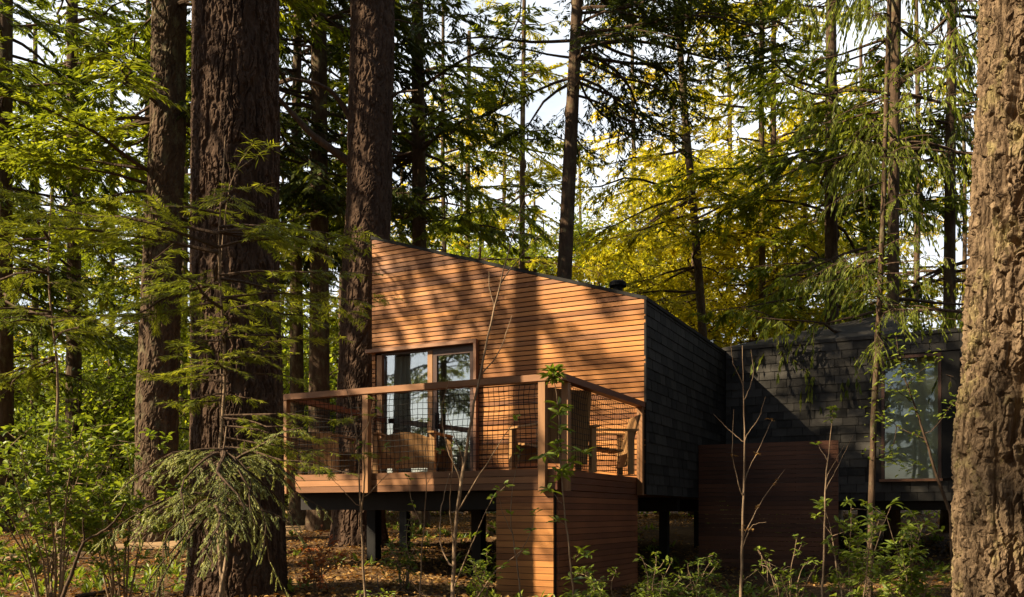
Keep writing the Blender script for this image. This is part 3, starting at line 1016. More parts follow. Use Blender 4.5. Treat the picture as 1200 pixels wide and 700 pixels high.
CR = {}
CR['fir'] = conifer_crown('crown_fir', 1, 3.2, 17, 4.2, 76, M['f_mid'], 'mid', hang=.18)
CR['fir2'] = conifer_crown('crown_fir', 2, 4.2, 18, 3.8, 64, M['f_mid'], 'mid', hang=.12)
CR['dark'] = conifer_crown('crown_dark', 3, 6.0, 18, 4.4, 68, M['f_dark'], 'mid', hang=.25)
CR['weep'] = conifer_crown('crown_weeping', 4, 3.4, 16, 3.0, 92, M['f_dark'], 'cone', hang=.95, flat=.2, twig_len=.42, card=(.10, .17, .036))
CR['weep_l'] = conifer_crown('crown_weeping', 24, 3.4, 16, 2.8, 84, M['f_mid'], 'cone', hang=.8, flat=.2, twig_len=.42, card=(.10, .17, .034))
CR['yellow'] = conifer_crown('crown_yellow', 5, 3.0, 17, 4.2, 66, M['f_yellow'], 'mid', hang=.12, twig_gap=.13)
CR['yellow2'] = conifer_crown('crown_yellow', 6, 4.0, 18, 3.8, 60, M['f_yellow'], 'mid', hang=.22, twig_gap=.13)
CR['high'] = conifer_crown('crown_high', 9, 8.0, 20, 4.6, 100, M['f_dark'], 'mid', hang=.2)
CR['cap'] = conifer_crown('crown_high', 16, 12.6, 18, 3.9, 84, M['f_dark'], 'mid', hang=.2)  # unseen high crown, added to shade the annexe
CR['dense'] = conifer_crown('crown_dense', 15, 1.5, 19, 4.6, 170, M['f_dark'], 'cone', hang=.2)
CR['thin'] = conifer_crown('crown_thin', 12, 4.0, 16, 3.6, 60, M['f_mid'], 'mid', hang=.15)
CR['bush'] = broad_crown('crown_bush', 13, 0.25, 1.9, 1.3, 5200, M['f_leaf'], (.07, .12), 30)
CR['bush_y'] = broad_crown('crown_bush', 14, 0.25, 2.4, 1.5, 5200, M['f_decid'], (.07, .12), 30)
CR['decid'] = broad_crown('crown_deciduous', 7, 3.5, 9.5, 3.4, 15000, M['f_decid'])
CR['decid_y'] = broad_crown('crown_golden', 8, 3.0, 11.5, 3.6, 17000, M['f_yellow'])

def bark_trunk(path, rad, circ, rows, seed, cw, chh, depth, flare=0.0, zfl=0.0, extra=None):
    """a trunk whose furrowed bark plates are modelled in the surface"""
    path, rad = np.asarray(path, float), np.asarray(rad, float)
    zs = np.asarray(rows, float)
    cx, cy_, rr = [np.interp(zs, path[:, 2], v) for v in (path[:, 0], path[:, 1], rad)]
    rr = rr + flare * np.exp(-np.maximum(zs - zfl, 0) / .35)
    th = np.arange(circ) / circ * 2 * math.pi
    TH, ZZ = np.meshgrid(th, zs)
    R0 = rad.mean()
    c1, c2 = np.cos(TH) * R0, np.sin(TH) * R0
    w = (fbm(c1 * 4, c2 * 4, ZZ * 3, seed + 20, 3) - .5)
    def furrow(a, b, sd, lo, hi):
        n_ = fbm((c1 + w * .10) / a, (c2 + w * .10) / a, (ZZ + w * .12) / b, sd, 2)
        return 1 - sstep(lo, hi, np.abs(n_ - .5))
    f1 = furrow(cw * 2.0, chh * 2.4, seed, .02, .095)
    f2 = furrow(cw * .9, chh * .8, seed + 31, .01, .08)
    f3 = furrow(cw * 1.5, chh * .35, seed + 47, .005, .04)
    plate = 1 - np.maximum(f1, np.maximum(.6 * f2, .22 * f3))
    fine = fbm(c1 * 55, c2 * 55, ZZ * 30, seed + 3, 4) - .5
    lump = fbm(c1 * 14, c2 * 14, ZZ * 7, seed + 7, 3) - .5
    big = fbm(c1 * 2, c2 * 2, ZZ * .8, seed + 5, 2) - .5
    hh = lump + .5
    rim = rr[:, None] + depth * (plate - .6) + depth * .6 * fine + depth * .22 * lump + big * rad.mean() * .10
    X = cx[:, None] + rim * np.cos(TH)
    Y = cy_[:, None] + rim * np.sin(TH)
    mb = MB()
    n, m = circ, len(zs)
    i = (np.arange(m - 1)[:, None] * n)
    j = np.arange(n)[None]
    q = np.stack([i + j, i + (j + 1) % n, i + n + (j + 1) % n, i + n + j], -1).reshape(-1, 4)
    mb.add(np.stack([X, Y, ZZ], -1), q, tint=np.clip(plate.ravel() * .6 + .3 * hh.ravel(), 0, 1))
    return mb

def plain_trunk(h, r0, r1, seed, n=14, sway=.10):
    r = np.random.default_rng(seed)
    k = 26
    s = np.linspace(0, 1, k)
    z = -0.3 + s * (h + .3)
    P = np.stack([sway * (vnoise(s * 3, seed, 0, 2) - .5) * s * 2, sway * (vnoise(s * 3, seed, 4, 2) - .5) * s * 2, z], -1)
    R = r0 + (r1 - r0) * s + r0 * .45 * np.exp(-np.maximum(z, 0) / .35)
    R = R * (1 + .05 * (vnoise(s * 14, seed, 8, 1) - .5))
    mb = MB(); mb.smooth = True
    mb.tubes(P, R, n)
    return mb

TR = {}
def conifer(kind, label, px, d, dia, h=18.0, lean=0.0, sc=1.0, name='conifer_tree', group=None, bark='bark_mid', rz=None, trunk=True, dz=0.0, cat='tree'):
    p = gpt(px, d)
    p[2] += dz
    o = thing(name, label, cat, p, 0, group, lean)
    key = (round(dia, 2), h, bark)
    if key not in TR:
        TR[key] = plain_trunk(h, dia / 2, dia / 2 * .45, len(TR) + 1).mesh('trunk', M[bark])
    link('trunk', TR[key], o)
    if kind:
        c = link('crown', CR[kind], o)
        c.scale = (sc, sc, sc if not isinstance(sc, tuple) else sc)
        c.rotation_euler.z = random.uniform(0, 6.28) if rz is None else rz
    return o

# ------------------------------------------------------------------ the near trunks with modelled bark
# the large trunk at the right edge of the view
D = 4.6
xc = (1118 - HX) / F * D + .55
g = float(gz(xc, D))
t_right = thing('pine_tree', 'thick sunlit trunk with deep furrowed bark, cut by the right edge of the view', 'tree', (xc, D, g))
def lp(px_left, py, r, d=D):
    return ((px_left - HX) / F * d + r * 1.0 + .085 - xc, 0.0, EYE + (HY - py) / F * d - g)
path = [lp(1112, 760, .52), lp(1117, 690, .52), lp(1119, 520, .51), lp(1128, 430, .50), lp(1138, 250, .48), lp(1146, 60, .465), lp(1150, -40, .46)]
path.append((path[-1][0] + .3, .1, 14.0))
rad = [.52, .52, .51, .50, .48, .465, .46, .25]
rows = np.concatenate([np.linspace(-.4, 4.6, 1000), np.linspace(4.65, 14, 60)])
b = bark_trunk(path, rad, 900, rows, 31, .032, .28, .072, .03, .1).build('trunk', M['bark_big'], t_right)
# the large dark trunk left of the deck
D = 9.6
pc = gpt(277, D)
t_left = thing('pine_tree', 'massive dark furrowed trunk standing between the camera and the left end of the deck', 'tree', pc)
path = [(0, 0, -.4), (0.02, 0, 1.0), (-.01, 0, 3.5), (0.0, 0, 6.5), (.05, 0, 18)]
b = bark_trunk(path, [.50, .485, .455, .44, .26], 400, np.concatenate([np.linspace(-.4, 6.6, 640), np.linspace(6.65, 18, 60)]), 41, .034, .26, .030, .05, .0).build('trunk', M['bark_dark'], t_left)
# the trunk touching the left corner of the cabin
D = 15.5
pc = gpt(422, D)
t_corner = thing('pine_tree', 'tall brown trunk rising against the left corner of the cabin, its left flank sunlit', 'tree', pc)
def lx(px): return (px - HX) / F * D - pc[0]
path = [(lx(421), 0, -.4), (lx(420), 0, 1.2), (lx(426), 0, 4), (lx(433), 0, 6.2), (lx(437.5), 0, 10.2), (lx(440), 0, 18)]
mb_limb = MB(); mb_limb.smooth = True
for pl, r0 in (([(418, 196), (395, 180), (365, 158), (338, 128), (322, 110)], .085), ([(416, 150), (403, 125), (390, 108), (372, 98), (340, 92)], .06), ([(452, 118), (468, 108), (490, 106)], .035), ([(455, 175), (470, 182), (482, 178)], .03)):
    q = np.array([pt(a_, b_, D - .15 * k_) for k_, (a_, b_) in enumerate(pl)]) - pc
    q = np.stack([np.interp(np.linspace(0, len(q) - 1, 14), np.arange(len(q)), q[:, c_]) for c_ in range(3)], -1)
    mb_limb.tubes(q, r0 * np.linspace(1, .35, 14), 7)
mb_limb.build('limb', M['limb'], t_corner)
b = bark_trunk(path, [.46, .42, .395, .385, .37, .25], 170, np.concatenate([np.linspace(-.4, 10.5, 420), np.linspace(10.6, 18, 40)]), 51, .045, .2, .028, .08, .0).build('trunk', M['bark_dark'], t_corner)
# the sunlit trunk further left
D = 16.5
pc = gpt(185, D)
t_mid = thing('pine_tree', 'broad trunk with a sunlit left flank rising behind the boughs of the near fir', 'tree', pc)
def lx(px): return (px - HX) / F * D - pc[0]
path = [(lx(183), 0, -.4), (lx(184), 0, 2.5), (lx(190), 0, 5), (lx(197), 0, 8), (lx(199), 0, 11), (lx(200), 0, 18)]
b = bark_trunk(path, [.40, .37, .34, .31, .29, .2], 120, np.concatenate([np.linspace(-.4, 11, 330), np.linspace(11.1, 18, 40)]), 61, .05, .2, .026, .08, .0).build('trunk', M['bark_mid'], t_mid)
c = link('crown', CR['fir2'], t_mid); c.rotation_euler.z = 1.0

# ------------------------------------------------------------------ the trees around and behind the cabin
conifer('fir', 'dark straight trunk at the left border of the view, boughs starting low', 3, 19, .48, rz=.3)
conifer('fir2', 'slim straight trunk left of the broad sunlit one, with open layered boughs', 86, 23, .44, rz=2.1)
conifer('thin', 'thin dark trunk close behind the broad sunlit trunk', 171, 27, .26, rz=4.0)
conifer('dark', 'dark trunk in shade between the massive furrowed one and the cabin corner', 374, 19.5, .50, rz=1.2)
conifer('dark', 'slender dark trunk beside the shaded one left of the cabin', 349, 22, .40, h=14, rz=3.9)
conifer('fir', 'straight mossy trunk rising just behind the high end of the cabin roof', 491, 21, .44, rz=.7)
conifer('thin', 'very thin trunk seen above the roof beside the mossy straight one', 521, 30, .22, rz=5.0)
t9 = conifer(None, 'dark leaning trunk behind the roof with long limbs reaching right', 647, 18.5, .38, h=17, lean=math.radians(2.5))
conifer('yellow', 'slender leaning trunk with yellow green foliage right of the flue', 838, 24, .28, lean=math.radians(-4.0), rz=1.9)
conifer('yellow', 'slim trunk, left one of a close pair among yellow boughs over the annexe', 892, 26, .25, rz=.2)
conifer('yellow2', 'slim trunk, right one of a close pair among yellow boughs over the annexe', 908, 27.5, .28, rz=3.3)
conifer('fir', 'pale trunk above the annexe roof peak with dark hanging boughs at mid height', 976, 21, .38, rz=2.6)
conifer('weep_l', 'yellow green weeping conifer above the annexe window', 1046, 16.5, .26, h=17, rz=.9)
conifer('weep', 'dark weeping conifer showing between the annexe and the thick furrowed trunk', 1112, 19, .30, h=17, rz=2.2)

# long limbs and dark boughs of the leaning tree
r = np.random.default_rng(77)
mb = MB()
nb = 74
Z = np.concatenate([r.uniform(9.6, 15, 30), r.uniform(9.0, 15.5, 44)])
AZ = np.concatenate([r.normal(0.0, .6, 30), r.uniform(0, 6.28, 44)])
Lb = np.concatenate([r.uniform(2.8, 5.0, 30), r.uniform(1.5, 4.0, 44)])
EL = np.radians(np.concatenate([r.uniform(-4, 20, 30), r.uniform(-15, 12, 44)]))
bough_set(mb, Z, AZ, Lb, EL, r.uniform(.1, .3, nb), r, base_r=.045, hang=.12, twig_gap=.07, card_gap=.03, card=(.08, .15, .032), bare=.22, twig_len=.3)
mb.build('crown', [M['limb'], M['f_dark']], t9)

# farther wood: one object per tree
far = [('yellow', 742, 36), ('yellow2', 790, 42), ('yellow', 855, 36), ('yellow2', 940, 40), ('yellow', 1010, 38), ('yellow2', 1075, 33), ('yellow', 1130, 42), ('yellow2', 880, 52), ('yellow', 985, 54), ('yellow2', 760, 58), ('yellow', 680, 50)]
for i, (k, px, d) in enumerate(far):
    conifer(k, 'yellow green conifer of the sunlit wood far behind the annexe', px, d, .30, h=20, sc=random.uniform(.9, 1.1), group='far yellow conifers')
far = [('fir', 40, 34), ('thin', 130, 38), ('thin', 215, 33), ('thin', 300, 40), ('thin', 400, 36), ('thin', 100, 55), ('fir2', 250, 58), ('thin', -40, 30)]
for i, (k, px, d) in enumerate([('yellow2', 60, 46), ('yellow', 160, 50), ('yellow2', 330, 48), ('yellow', 235, 44), ('yellow2', 400, 52)]):
    conifer(k, 'sunlit yellow green conifer far behind the trunks at the left', px, d, .28, h=19, sc=random.uniform(.9, 1.1), group='far yellow conifers at the left')
for i, (k, px, d) in enumerate(far):
    conifer(k, 'green conifer of the far wood seen between the trunks left of the cabin', px, d, .34, h=19, sc=random.uniform(.85, 1.05), group='far green conifers')
far = [('thin', 450, 46), ('yellow2', 540, 45), ('fir2', 590, 40), ('yellow', 470, 42), ('yellow', 625, 52), ('fir', 565, 56), ('yellow2', 505, 60), ('yellow', 548, 33), ('yellow2', 612, 31), ('yellow', 800, 36)]
for i, (k, px, d) in enumerate(far):
    conifer(k, 'distant conifer showing above the cabin roof', px, d, .30, h=18, sc=random.uniform(.85, 1.0), group='distant conifers over the roof')
for k, px, d, s, lab in (('decid', 700, 34, 1.1, 'light green leafy tree showing above the roof left of the flue'), ('decid', 735, 38, 1.15, 'light green leafy tree with a rounded crown right of the flue'),
                         ('decid_y', 770, 31, .95, 'golden leafy tree behind the slate side of the cabin'), ('decid_y', 812, 28, .95, 'golden leafy tree behind the meeting of the two slate buildings'), ('decid_y', 885, 30, 1.1, 'golden leafy tree behind the close pair of slim trunks'), ('decid_y', 940, 27, .9, 'golden leafy tree low behind the annexe roof, left of its peak'),
                         ('decid', 560, 33, 1.0, 'light green leafy tree low over the middle of the roof'),
                         ('decid', 620, 37, 1.1, 'light green leafy tree behind the leaning trunk')):
    conifer(k, lab, px, d, .24, h=10, sc=s, name='broadleaf_tree')
# unseen trees added around the view to block sun and sky and fill reflections
for i, (k, x, y, s) in enumerate([('fir2', -27, 6.5, 1.0), ('fir', -26, -1.5, 1.0), ('fir2', -15.5, -2.5, 1.0), ('dark', -12, -7, 1.0), ('cap', -8.6, 10.6, 1.0), ('high', -4, -5, 1.0), ('high', 3.5, -3.5, 1.0), ('high', 8.5, 2.5, 1.0),
                                  ('dense', -6, -10, 1.0), ('dense', 9.5, 8.5, .9), ('dark', -24, 17.5, 1.0), ('dense', 15, 14, 1.0), ('dense', 7.5, -5, 1.0), ('dense', 13, 3, 1.0), ('dense', 1, -9, 1.0)]):
    o = thing('conifer_tree', 'unseen tall conifer, added beyond the view for shade and reflections', 'tree', (x, y, float(gz(x, y))), 0, 'added unseen conifers')
    link('trunk', list(TR.values())[i % 4], o)
    c = link('crown', CR[k], o); c.scale = (s, s, s); c.rotation_euler.z = i * 1.7
x, y = -11.5, 12.6  # added out of view, boughs aimed to streak the timber front with shade
o = thing('conifer_tree', 'unseen bare sided conifer, added so its drooping boughs streak the timber front with shade', 'tree', (x, y, float(gz(x, y))))
link('trunk', list(TR.values())[1], o)
r = np.random.default_rng(8)
mb = MB()
nb = 17
Z = r.uniform(7.6, 14.5, nb)
bough_set(mb, Z, r.normal(-math.pi / 2, .3, nb), r.uniform(2.4, 4.6, nb), np.radians(r.uniform(-28, -12, nb)), r.uniform(0, .1, nb), r, base_r=.06, hang=.2, twig_gap=.09)
mb.build('crown', [M['limb'], M['f_dark']], o)

x, y = -9.3, 7.4  # added out of view to break up sun on trunk and deck base
o = thing('conifer_tree', 'unseen slim conifer added to dapple the massive trunk', 'tree', (x, y, float(gz(x, y))))
link('trunk', list(TR.values())[2], o)
r = np.random.default_rng(15)
mb = MB()
nb = 26
bough_set(mb, r.uniform(4.6, 14.5, nb), r.uniform(0, 6.28, nb), r.uniform(1.0, 2.3, nb), np.radians(r.uniform(-25, 5, nb)), r.uniform(0, .2, nb), r, base_r=.04, hang=.2, twig_gap=.10)
mb.build('crown', [M['limb'], M['f_dark']], o)

x, y = -9.6, 4.9  # unseen tree, its high crown added to shade the shrubs at the right
o = thing('conifer_tree', 'unseen slim bare stemmed conifer added to shade the shrubs before the annexe', 'tree', (x, y, float(gz(x, y))))
link('trunk', list(TR.values())[2], o)
r = np.random.default_rng(25)
mb = MB()
nb = 40
bough_set(mb, r.uniform(8.6, 13.2, nb), r.uniform(0, 6.28, nb), r.uniform(.9, 2.0, nb), np.radians(r.uniform(-15, 10, nb)), r.uniform(0, .2, nb), r, base_r=.04, hang=.2, twig_gap=.09)
mb.build('crown', [M['limb'], M['f_dark']], o)

# ------------------------------------------------------------------ undergrowth
def bush(kind, label, px, d, sc, group=None, name='shrub'):
    o = thing(name, label, 'shrub', gpt(px, d), 0, group)
    c = link('foliage', CR[kind], o)
    c.scale = (sc, sc, sc); c.rotation_euler.z = random.uniform(0, 6.28)
    return o
for px, d in ((-30, 20), (35, 27), (60, 19), (110, 24), (150, 31), (205, 21), (240, 28), (290, 24), (320, 33), (350, 27), (15, 36), (90, 38), (170, 42), (260, 44), (395, 30), (420, 24), (455, 33), (500, 28), (545, 36), (590, 30),
              (-60, 28), (130, 50), (30, 52), (210, 55), (310, 50)):
    bush(random.choice(['bush', 'bush_y']), 'leafy shrub of the far undergrowth between the trunks', px, d, random.uniform(.8, 1.6), 'undergrowth shrubs')
for px, d in ((20, 44), (85, 48), (150, 41), (215, 47), (285, 43), (345, 45), (405, 42), (450, 50), (-40, 46)):
    bush('bush_y', 'tall leafy shrub closing the far end of the wood at the left', px, d, random.uniform(2.4, 3.4), 'tall far shrubs')
for px, d in ((850, 26), (900, 30), (960, 27), (1010, 32), (1060, 26), (1100, 30), (760, 28), (700, 27), (800, 33)):
    bush('bush_y', 'yellow green shrub standing behind the annexe', px, d, random.uniform(1.2, 2.0), 'shrubs behind the annexe')

# young fir whose boughs cross the view in front of the massive trunk
def near_fir(label, px, d, ztop, boughs, leafm, lean, name='young_fir', seed=3, needle=(.04, .075, .0052), card_gap=.0036, stem_r=.022, hang=.1, **kw):
    r = np.random.default_rng(seed)
    p = gpt(px, d)
    o = thing(name, label, 'tree', p)
    zt = ztop - p[2]
    k = 18
    s = np.linspace(0, 1, k)
    P = np.stack([lean * s ** 1.3 + .02 * np.sin(s * 14), .02 * np.cos(s * 11), -.1 + s * (zt + .1)], -1)
    mb = MB(); mb.smooth = True
    mb.tubes(P, stem_r * (1 - .8 * s), 8)
    mb.build('trunk', M['bark_thin'], o)
    z = np.array([b[0] for b in boughs]) - p[2]
    az = np.radians([b[1] for b in boughs]); L = np.array([b[2] for b in boughs]); el = np.radians([b[3] for b in boughs]); dr = np.array([b[4] for b in boughs])
    org = np.stack([np.interp(z, P[:, 2], P[:, 0]), np.interp(z, P[:, 2], P[:, 1])], -1)
    mb = MB()
    bough_set(mb, z, az, L, el, dr, r, origin=org, card=needle, card_gap=card_gap, base_r=.016, tw_r=.0028, hang=hang, **kw)
    mb.build('crown', [M['limb'], leafm], o)
    return o
def zpx(py, d): return EYE + (HY - py) / F * d
r = random.Random(8)
B = []
for k in range(34):
    py = r.uniform(215, 470)
    side = r.choice([180, 180, 180, 0, 0, 90, 270]) + r.uniform(-42, 42)
    t = (py - 215) / 255
    ln = (.5 + 1.3 * math.sin(math.pi * min(1, t * .9 + .12))) * r.uniform(.6, 1.1)
    if abs((side + 180) % 360 - 180) < 60: ln *= .75
    B.append((zpx(py, 6.8), side, ln, r.uniform(-6, 16), r.uniform(.1, .3)))
for k in range(6):
    B.append((zpx(r.uniform(455, 525), 6.8), r.uniform(-28, 22), r.uniform(.75, 1.25), r.uniform(-8, 8), r.uniform(.1, .25)))
near_fir('young fir with thin stem, its long lit boughs crossing in front of the massive trunk', 258, 6.8, zpx(160, 6.8), B, M['f_near'], .02, twig_gap=.05, twig_len=.30, bare=.12, flat=.35)
B = []
for k in range(40):
    py = r.uniform(525, 600)
    B.append((zpx(py, 6.1), r.uniform(0, 360), r.uniform(.25, .9), r.uniform(-10, 40), r.uniform(.5, 1.25)))
near_fir('small weeping fir with pale drooping sprays at the foot of the massive trunk', 262, 6.1, zpx(500, 6.1), B, M['f_grey'], .0, name='weeping_fir', seed=9, needle=(.016, .028, .0050),
         card_gap=.0022, twig_gap=.03, hang=.22, flat=.0, twig_len=.30, bare=.05, up=.1, maxtw=.26)
B = []
for k in range(17):
    py = r.uniform(270, 430)
    B.append((zpx(py, 8.2), r.choice([0, 180, 270]) + r.uniform(-50, 50), r.uniform(.6, 1.5), r.uniform(-10, 10), r.uniform(.1, .35)))
near_fir('young fir with spreading dull green boughs close to the left border of the view', 70, 8.2, zpx(225, 8.2), B, M['f_near'], -.1, seed=19, twig_gap=.055, twig_len=.32, bare=.12, flat=.4)

# saplings and leafy shrubs of the foreground
def sapling(label, d, stems, tufts=(), name='sapling', cat='sapling', leafm='f_leaf', leaf=(.05, .08), seed=1, wood='bark_thin', style='rosette', wide=.4):
    """stems: (pixel polyline, base radius, tip radius); tufts: (stem, position along it, leaves)"""
    r = np.random.default_rng(seed)
    base = pt(*stems[0][0][0], d)
    base[2] = float(gz(base[0], d))
    o = thing(name, label, cat, base)
    mb = MB(); mb.smooth = True
    lines = []
    for n_, (pl, r0, r1) in enumerate(stems):
        q = np.array(pl, float)
        seg = np.concatenate([[0], np.cumsum(np.linalg.norm(np.diff(q, axis=0), axis=1))]); seg /= seg[-1]
        k = max(8, len(q) * 4)
        s = np.linspace(0, 1, k)
        c = np.stack([np.interp(s, seg, q[:, 0]), np.interp(s, seg, q[:, 1])], -1)
        for _ in range(2):
            c[1:-1] = (c[:-2] + 2 * c[1:-1] + c[2:]) / 4
        c[1:-1] += r.normal(0, .35, c[1:-1].shape)
        start = 0.0
        if n_ > 0 and lines:      # start where an earlier stem passes
            best = min(((np.linalg.norm(l[1] - c[0], axis=1).min(), l) for l in lines), key=lambda a: a[0])
            if best[0] < 14:
                i_ = np.linalg.norm(best[1][1] - c[0], axis=1).argmin()
                start = best[1][0][i_]; c[0] = best[1][1][i_]
        dep = start + s * (r.uniform(-.3, .3) * (0 if n_ == 0 else 1) * np.linalg.norm(q[-1] - q[0]) / F * d * 1.6)
        lines.append((dep, c))
        P = np.stack([(c[:, 0] - HX) / F * (d + dep), d + dep, EYE + (HY - c[:, 1]) / F * (d + dep)], -1) - base
        if n_ == 0:
            P[0, 2] = min(P[0, 2], -.05)
        mb.tubes(P, (r0 + (r1 - r0) * s) * (.9 if n_ == 0 else .75), 6)
        lines[-1] += (P,)
    mb.build('stem', M[wood], o)
    if tufts:
        mb = MB()
        for st, pos, n in tufts:
            P = lines[st][2]
            f = pos * (len(P) - 1); i_ = min(int(f), len(P) - 2)
            c = P[i_] * (1 - (f - i_)) + P[i_ + 1] * (f - i_)
            tilt = r.normal(0, .35, 3) + np.array([0, 0, 1]); tilt /= np.linalg.norm(tilt)
            a = r.uniform(0, 6.28, n)
            el = r.uniform(-.45, .75, n)
            D_ = np.stack([np.cos(a) * np.cos(el), np.sin(a) * np.cos(el), np.sin(el)], -1)
            if style == 'spread':
                c = c + r.normal(0, .05, (n, 3))
            else:
                c = c + r.normal(0, .012, (n, 3))
            L_ = r.uniform(leaf[0], leaf[1], n)
            mb.leaves(c, D_, tilt + D_ * .0 + r.normal(0, .25, (n, 3)), L_, L_ * wide, tint=np.clip(r.normal(.55, .2, n), 0, 1))
        mb.build('foliage', M[leafm], o)
    return o

sapling('tall bare sapling leaning right in front of the glass door, its tip above the roof', 7.2,
        [([(530, 712), (533, 620), (541, 560), (556, 470), (575, 380), (592, 310), (606, 255), (618, 225)], .022, .003),
         ([(541, 565), (522, 520), (516, 480), (528, 440)], .009, .003), ([(536, 600), (560, 560), (585, 520), (605, 490)], .009, .003),
         ([(563, 440), (585, 415), (600, 370)], .008, .003), ([(580, 360), (573, 335), (573, 318)], .007, .003), ([(588, 330), (606, 305), (640, 268)], .007, .002),
         ([(531, 690), (552, 640), (575, 585), (592, 570)], .010, .003), ([(530, 668), (515, 640), (517, 590), (527, 555)], .010, .003),
         ([(560, 700), (580, 670), (600, 655), (612, 645)], .010, .003), ([(545, 545), (530, 505), (520, 470)], .007, .003), ([(532, 640), (526, 590), (531, 545), (529, 520)], .008, .003)],
        [(6, .85, 5), (6, 1, 6), (8, .6, 6), (8, 1, 6), (2, 1, 4), (8, .3, 5), (6, .5, 4), (10, 1, 3)], seed=2)
sapling('pair of thin pale stems rising before the left part of the deck fascia', 7.4,
        [([(428, 712), (425, 640), (421, 570), (419, 515), (410, 470), (402, 440)], .014, .003), ([(423, 600), (428, 560), (426, 520), (438, 470)], .010, .003),
         ([(420, 595), (402, 575), (388, 560)], .006, .002), ([(426, 585), (445, 565), (470, 540)], .006, .002), ([(419, 515), (432, 495), (447, 480)], .006, .002), ([(421, 540), (440, 530), (452, 525)], .005, .002)],
        [(3, 1, 5), (4, 1, 4), (1, 1, 4), (5, 1, 5), (1, .6, 4), (0, .7, 4)], seed=3)
sapling('slim evergreen sapling with leaf whorls beside the deck corner post', 7.6,
        [([(673, 712), (668, 650), (661, 590), (656, 540), (655, 480), (648, 436)], .011, .004), ([(657, 590), (650, 580), (645, 575)], .004, .002), ([(658, 552), (672, 540), (684, 532)], .004, .002),
         ([(656, 550), (648, 540), (638, 534)], .004, .002), ([(670, 655), (682, 648), (688, 650)], .004, .002), ([(662, 615), (655, 610)], .004, .002)],
        [(0, 1, 20), (0, .99, 20), (0, .97, 14), (0, .86, 10), (0, .82, 14), (0, .76, 12), (0, .70, 9), (0, .66, 9), (0, .58, 14), (0, .56, 12), (1, 1, 7), (2, 1, 9), (2, .5, 6), (3, 1, 8), (4, 1, 7), (5, 1, 7), (0, .12, 7), (0, .05, 8), (4, .5, 5)], seed=4, leaf=(.09, .14), wide=.3)
sapling('bare branching sapling in front of the low red boarded wall', 8.4,
        [([(868, 712), (870, 620), (873, 540), (872, 470), (870, 405)], .018, .003), ([(871, 585), (858, 540), (860, 480)], .008, .002), ([(872, 560), (890, 525), (905, 492)], .008, .002),
         ([(872, 515), (890, 490), (897, 465)], .006, .002), ([(871, 630), (890, 590), (920, 550)], .008, .002), ([(873, 520), (850, 500), (836, 485)], .006, .002),
         ([(872, 470), (884, 440), (880, 410)], .006, .002), ([(871, 450), (858, 425), (856, 395)], .005, .002), ([(871, 640), (880, 615), (898, 612)], .005, .002)],
        [(4, .8, 5), (2, 1, 4), (2, .4, 4), (1, .5, 4), (4, .4, 5), (8, .5, 5), (0, .3, 5)], seed=5, leafm='litter', leaf=(.035, .06))
sapling('sapling with forked pale twigs between the red boarded wall and the leafy laurels', 9.0,
        [([(963, 712), (966, 640), (967, 570), (972, 520), (976, 480)], .015, .003), ([(967, 575), (985, 540), (1000, 510)], .006, .002), ([(970, 540), (958, 520)], .005, .002), ([(968, 560), (985, 530), (990, 520)], .005, .002)],
        [(0, 1, 12), (0, .97, 10), (0, .94, 8), (2, 1, 5)], seed=6, leaf=(.05, .075))

sapling('thin forked stem standing right of the leaning sapling, below the corner post', 7.9,
        [([(612, 712), (606, 660), (598, 615), (600, 570), (610, 530)], .010, .002), ([(600, 625), (588, 600), (584, 575)], .005, .002), ([(606, 655), (622, 625), (628, 600)], .005, .002)],
        [(0, 1, 5), (1, 1, 5), (2, 1, 6), (2, .6, 4), (0, .6, 4)], seed=21)
sapling('very thin upright stem between the pale pair and the leaning sapling', 7.7,
        [([(492, 712), (494, 640), (500, 580), (498, 525), (505, 480)], .009, .002), ([(496, 620), (482, 590), (478, 560)], .005, .002), ([(499, 570), (512, 548), (516, 530)], .004, .002)],
        [(1, 1, 5), (2, 1, 5), (0, .95, 4), (1, .5, 4)], seed=22)

def leafy_shrub(label, px, d, spread, height, nst, ntuft, nleaf, leaf, seed, leafm='f_leaf', name='laurel_shrub', tmin=.35, lean=0.0, wide=.36):
    r = np.random.default_rng(seed)
    p = gpt(px, d)
    o = thing(name, label, 'shrub', p)
    mb = MB(); mb.smooth = True
    fb = MB()
    for k in range(nst):
        a = r.uniform(0, 6.28)
        h = height * r.uniform(.55, 1.05)
        q = spread * r.uniform(.3, 1.0)
        s = np.linspace(0, 1, 8)
        P = np.stack([q * np.cos(a) * s ** 1.3 + lean * s + .03 * np.sin(s * 7 + a), q * np.sin(a) * s ** 1.3 + .03 * np.cos(s * 6 + a), h * s - .08], -1)
        mb.tubes(P, .011 * (1 - .75 * s), 5)
        for j in range(ntuft):
            t = r.uniform(tmin, 1) if j else 1.0
            f = t * 7; i_ = min(int(f), 6)
            c = P[i_] + (P[i_ + 1] - P[i_]) * (f - i_)
            off = r.normal(0, .10, 3) * (1 if j else .2) * (height ** .5)
            e = c + off
            mb.tubes(np.stack([c, (c + e) / 2 + r.normal(0, .01, 3), e]), np.array([.004, .003, .002]), 4)
            n = nleaf
            a2 = r.uniform(0, 6.28, n); el = r.uniform(-.5, .8, n)
            D_ = np.stack([np.cos(a2) * np.cos(el), np.sin(a2) * np.cos(el), np.sin(el)], -1)
            L_ = r.uniform(leaf[0], leaf[1], n)
            fb.leaves(e + r.normal(0, .018, (n, 3)), D_, np.array([0, 0, 1.0]) + r.normal(0, .4, (n, 3)), L_, L_ * wide, tint=np.clip(r.normal(.5, .2, n), 0, 1))
    mb.build('stem', M['bark_thin'], o)
    fb.build('foliage', M[leafm], o)
    return o
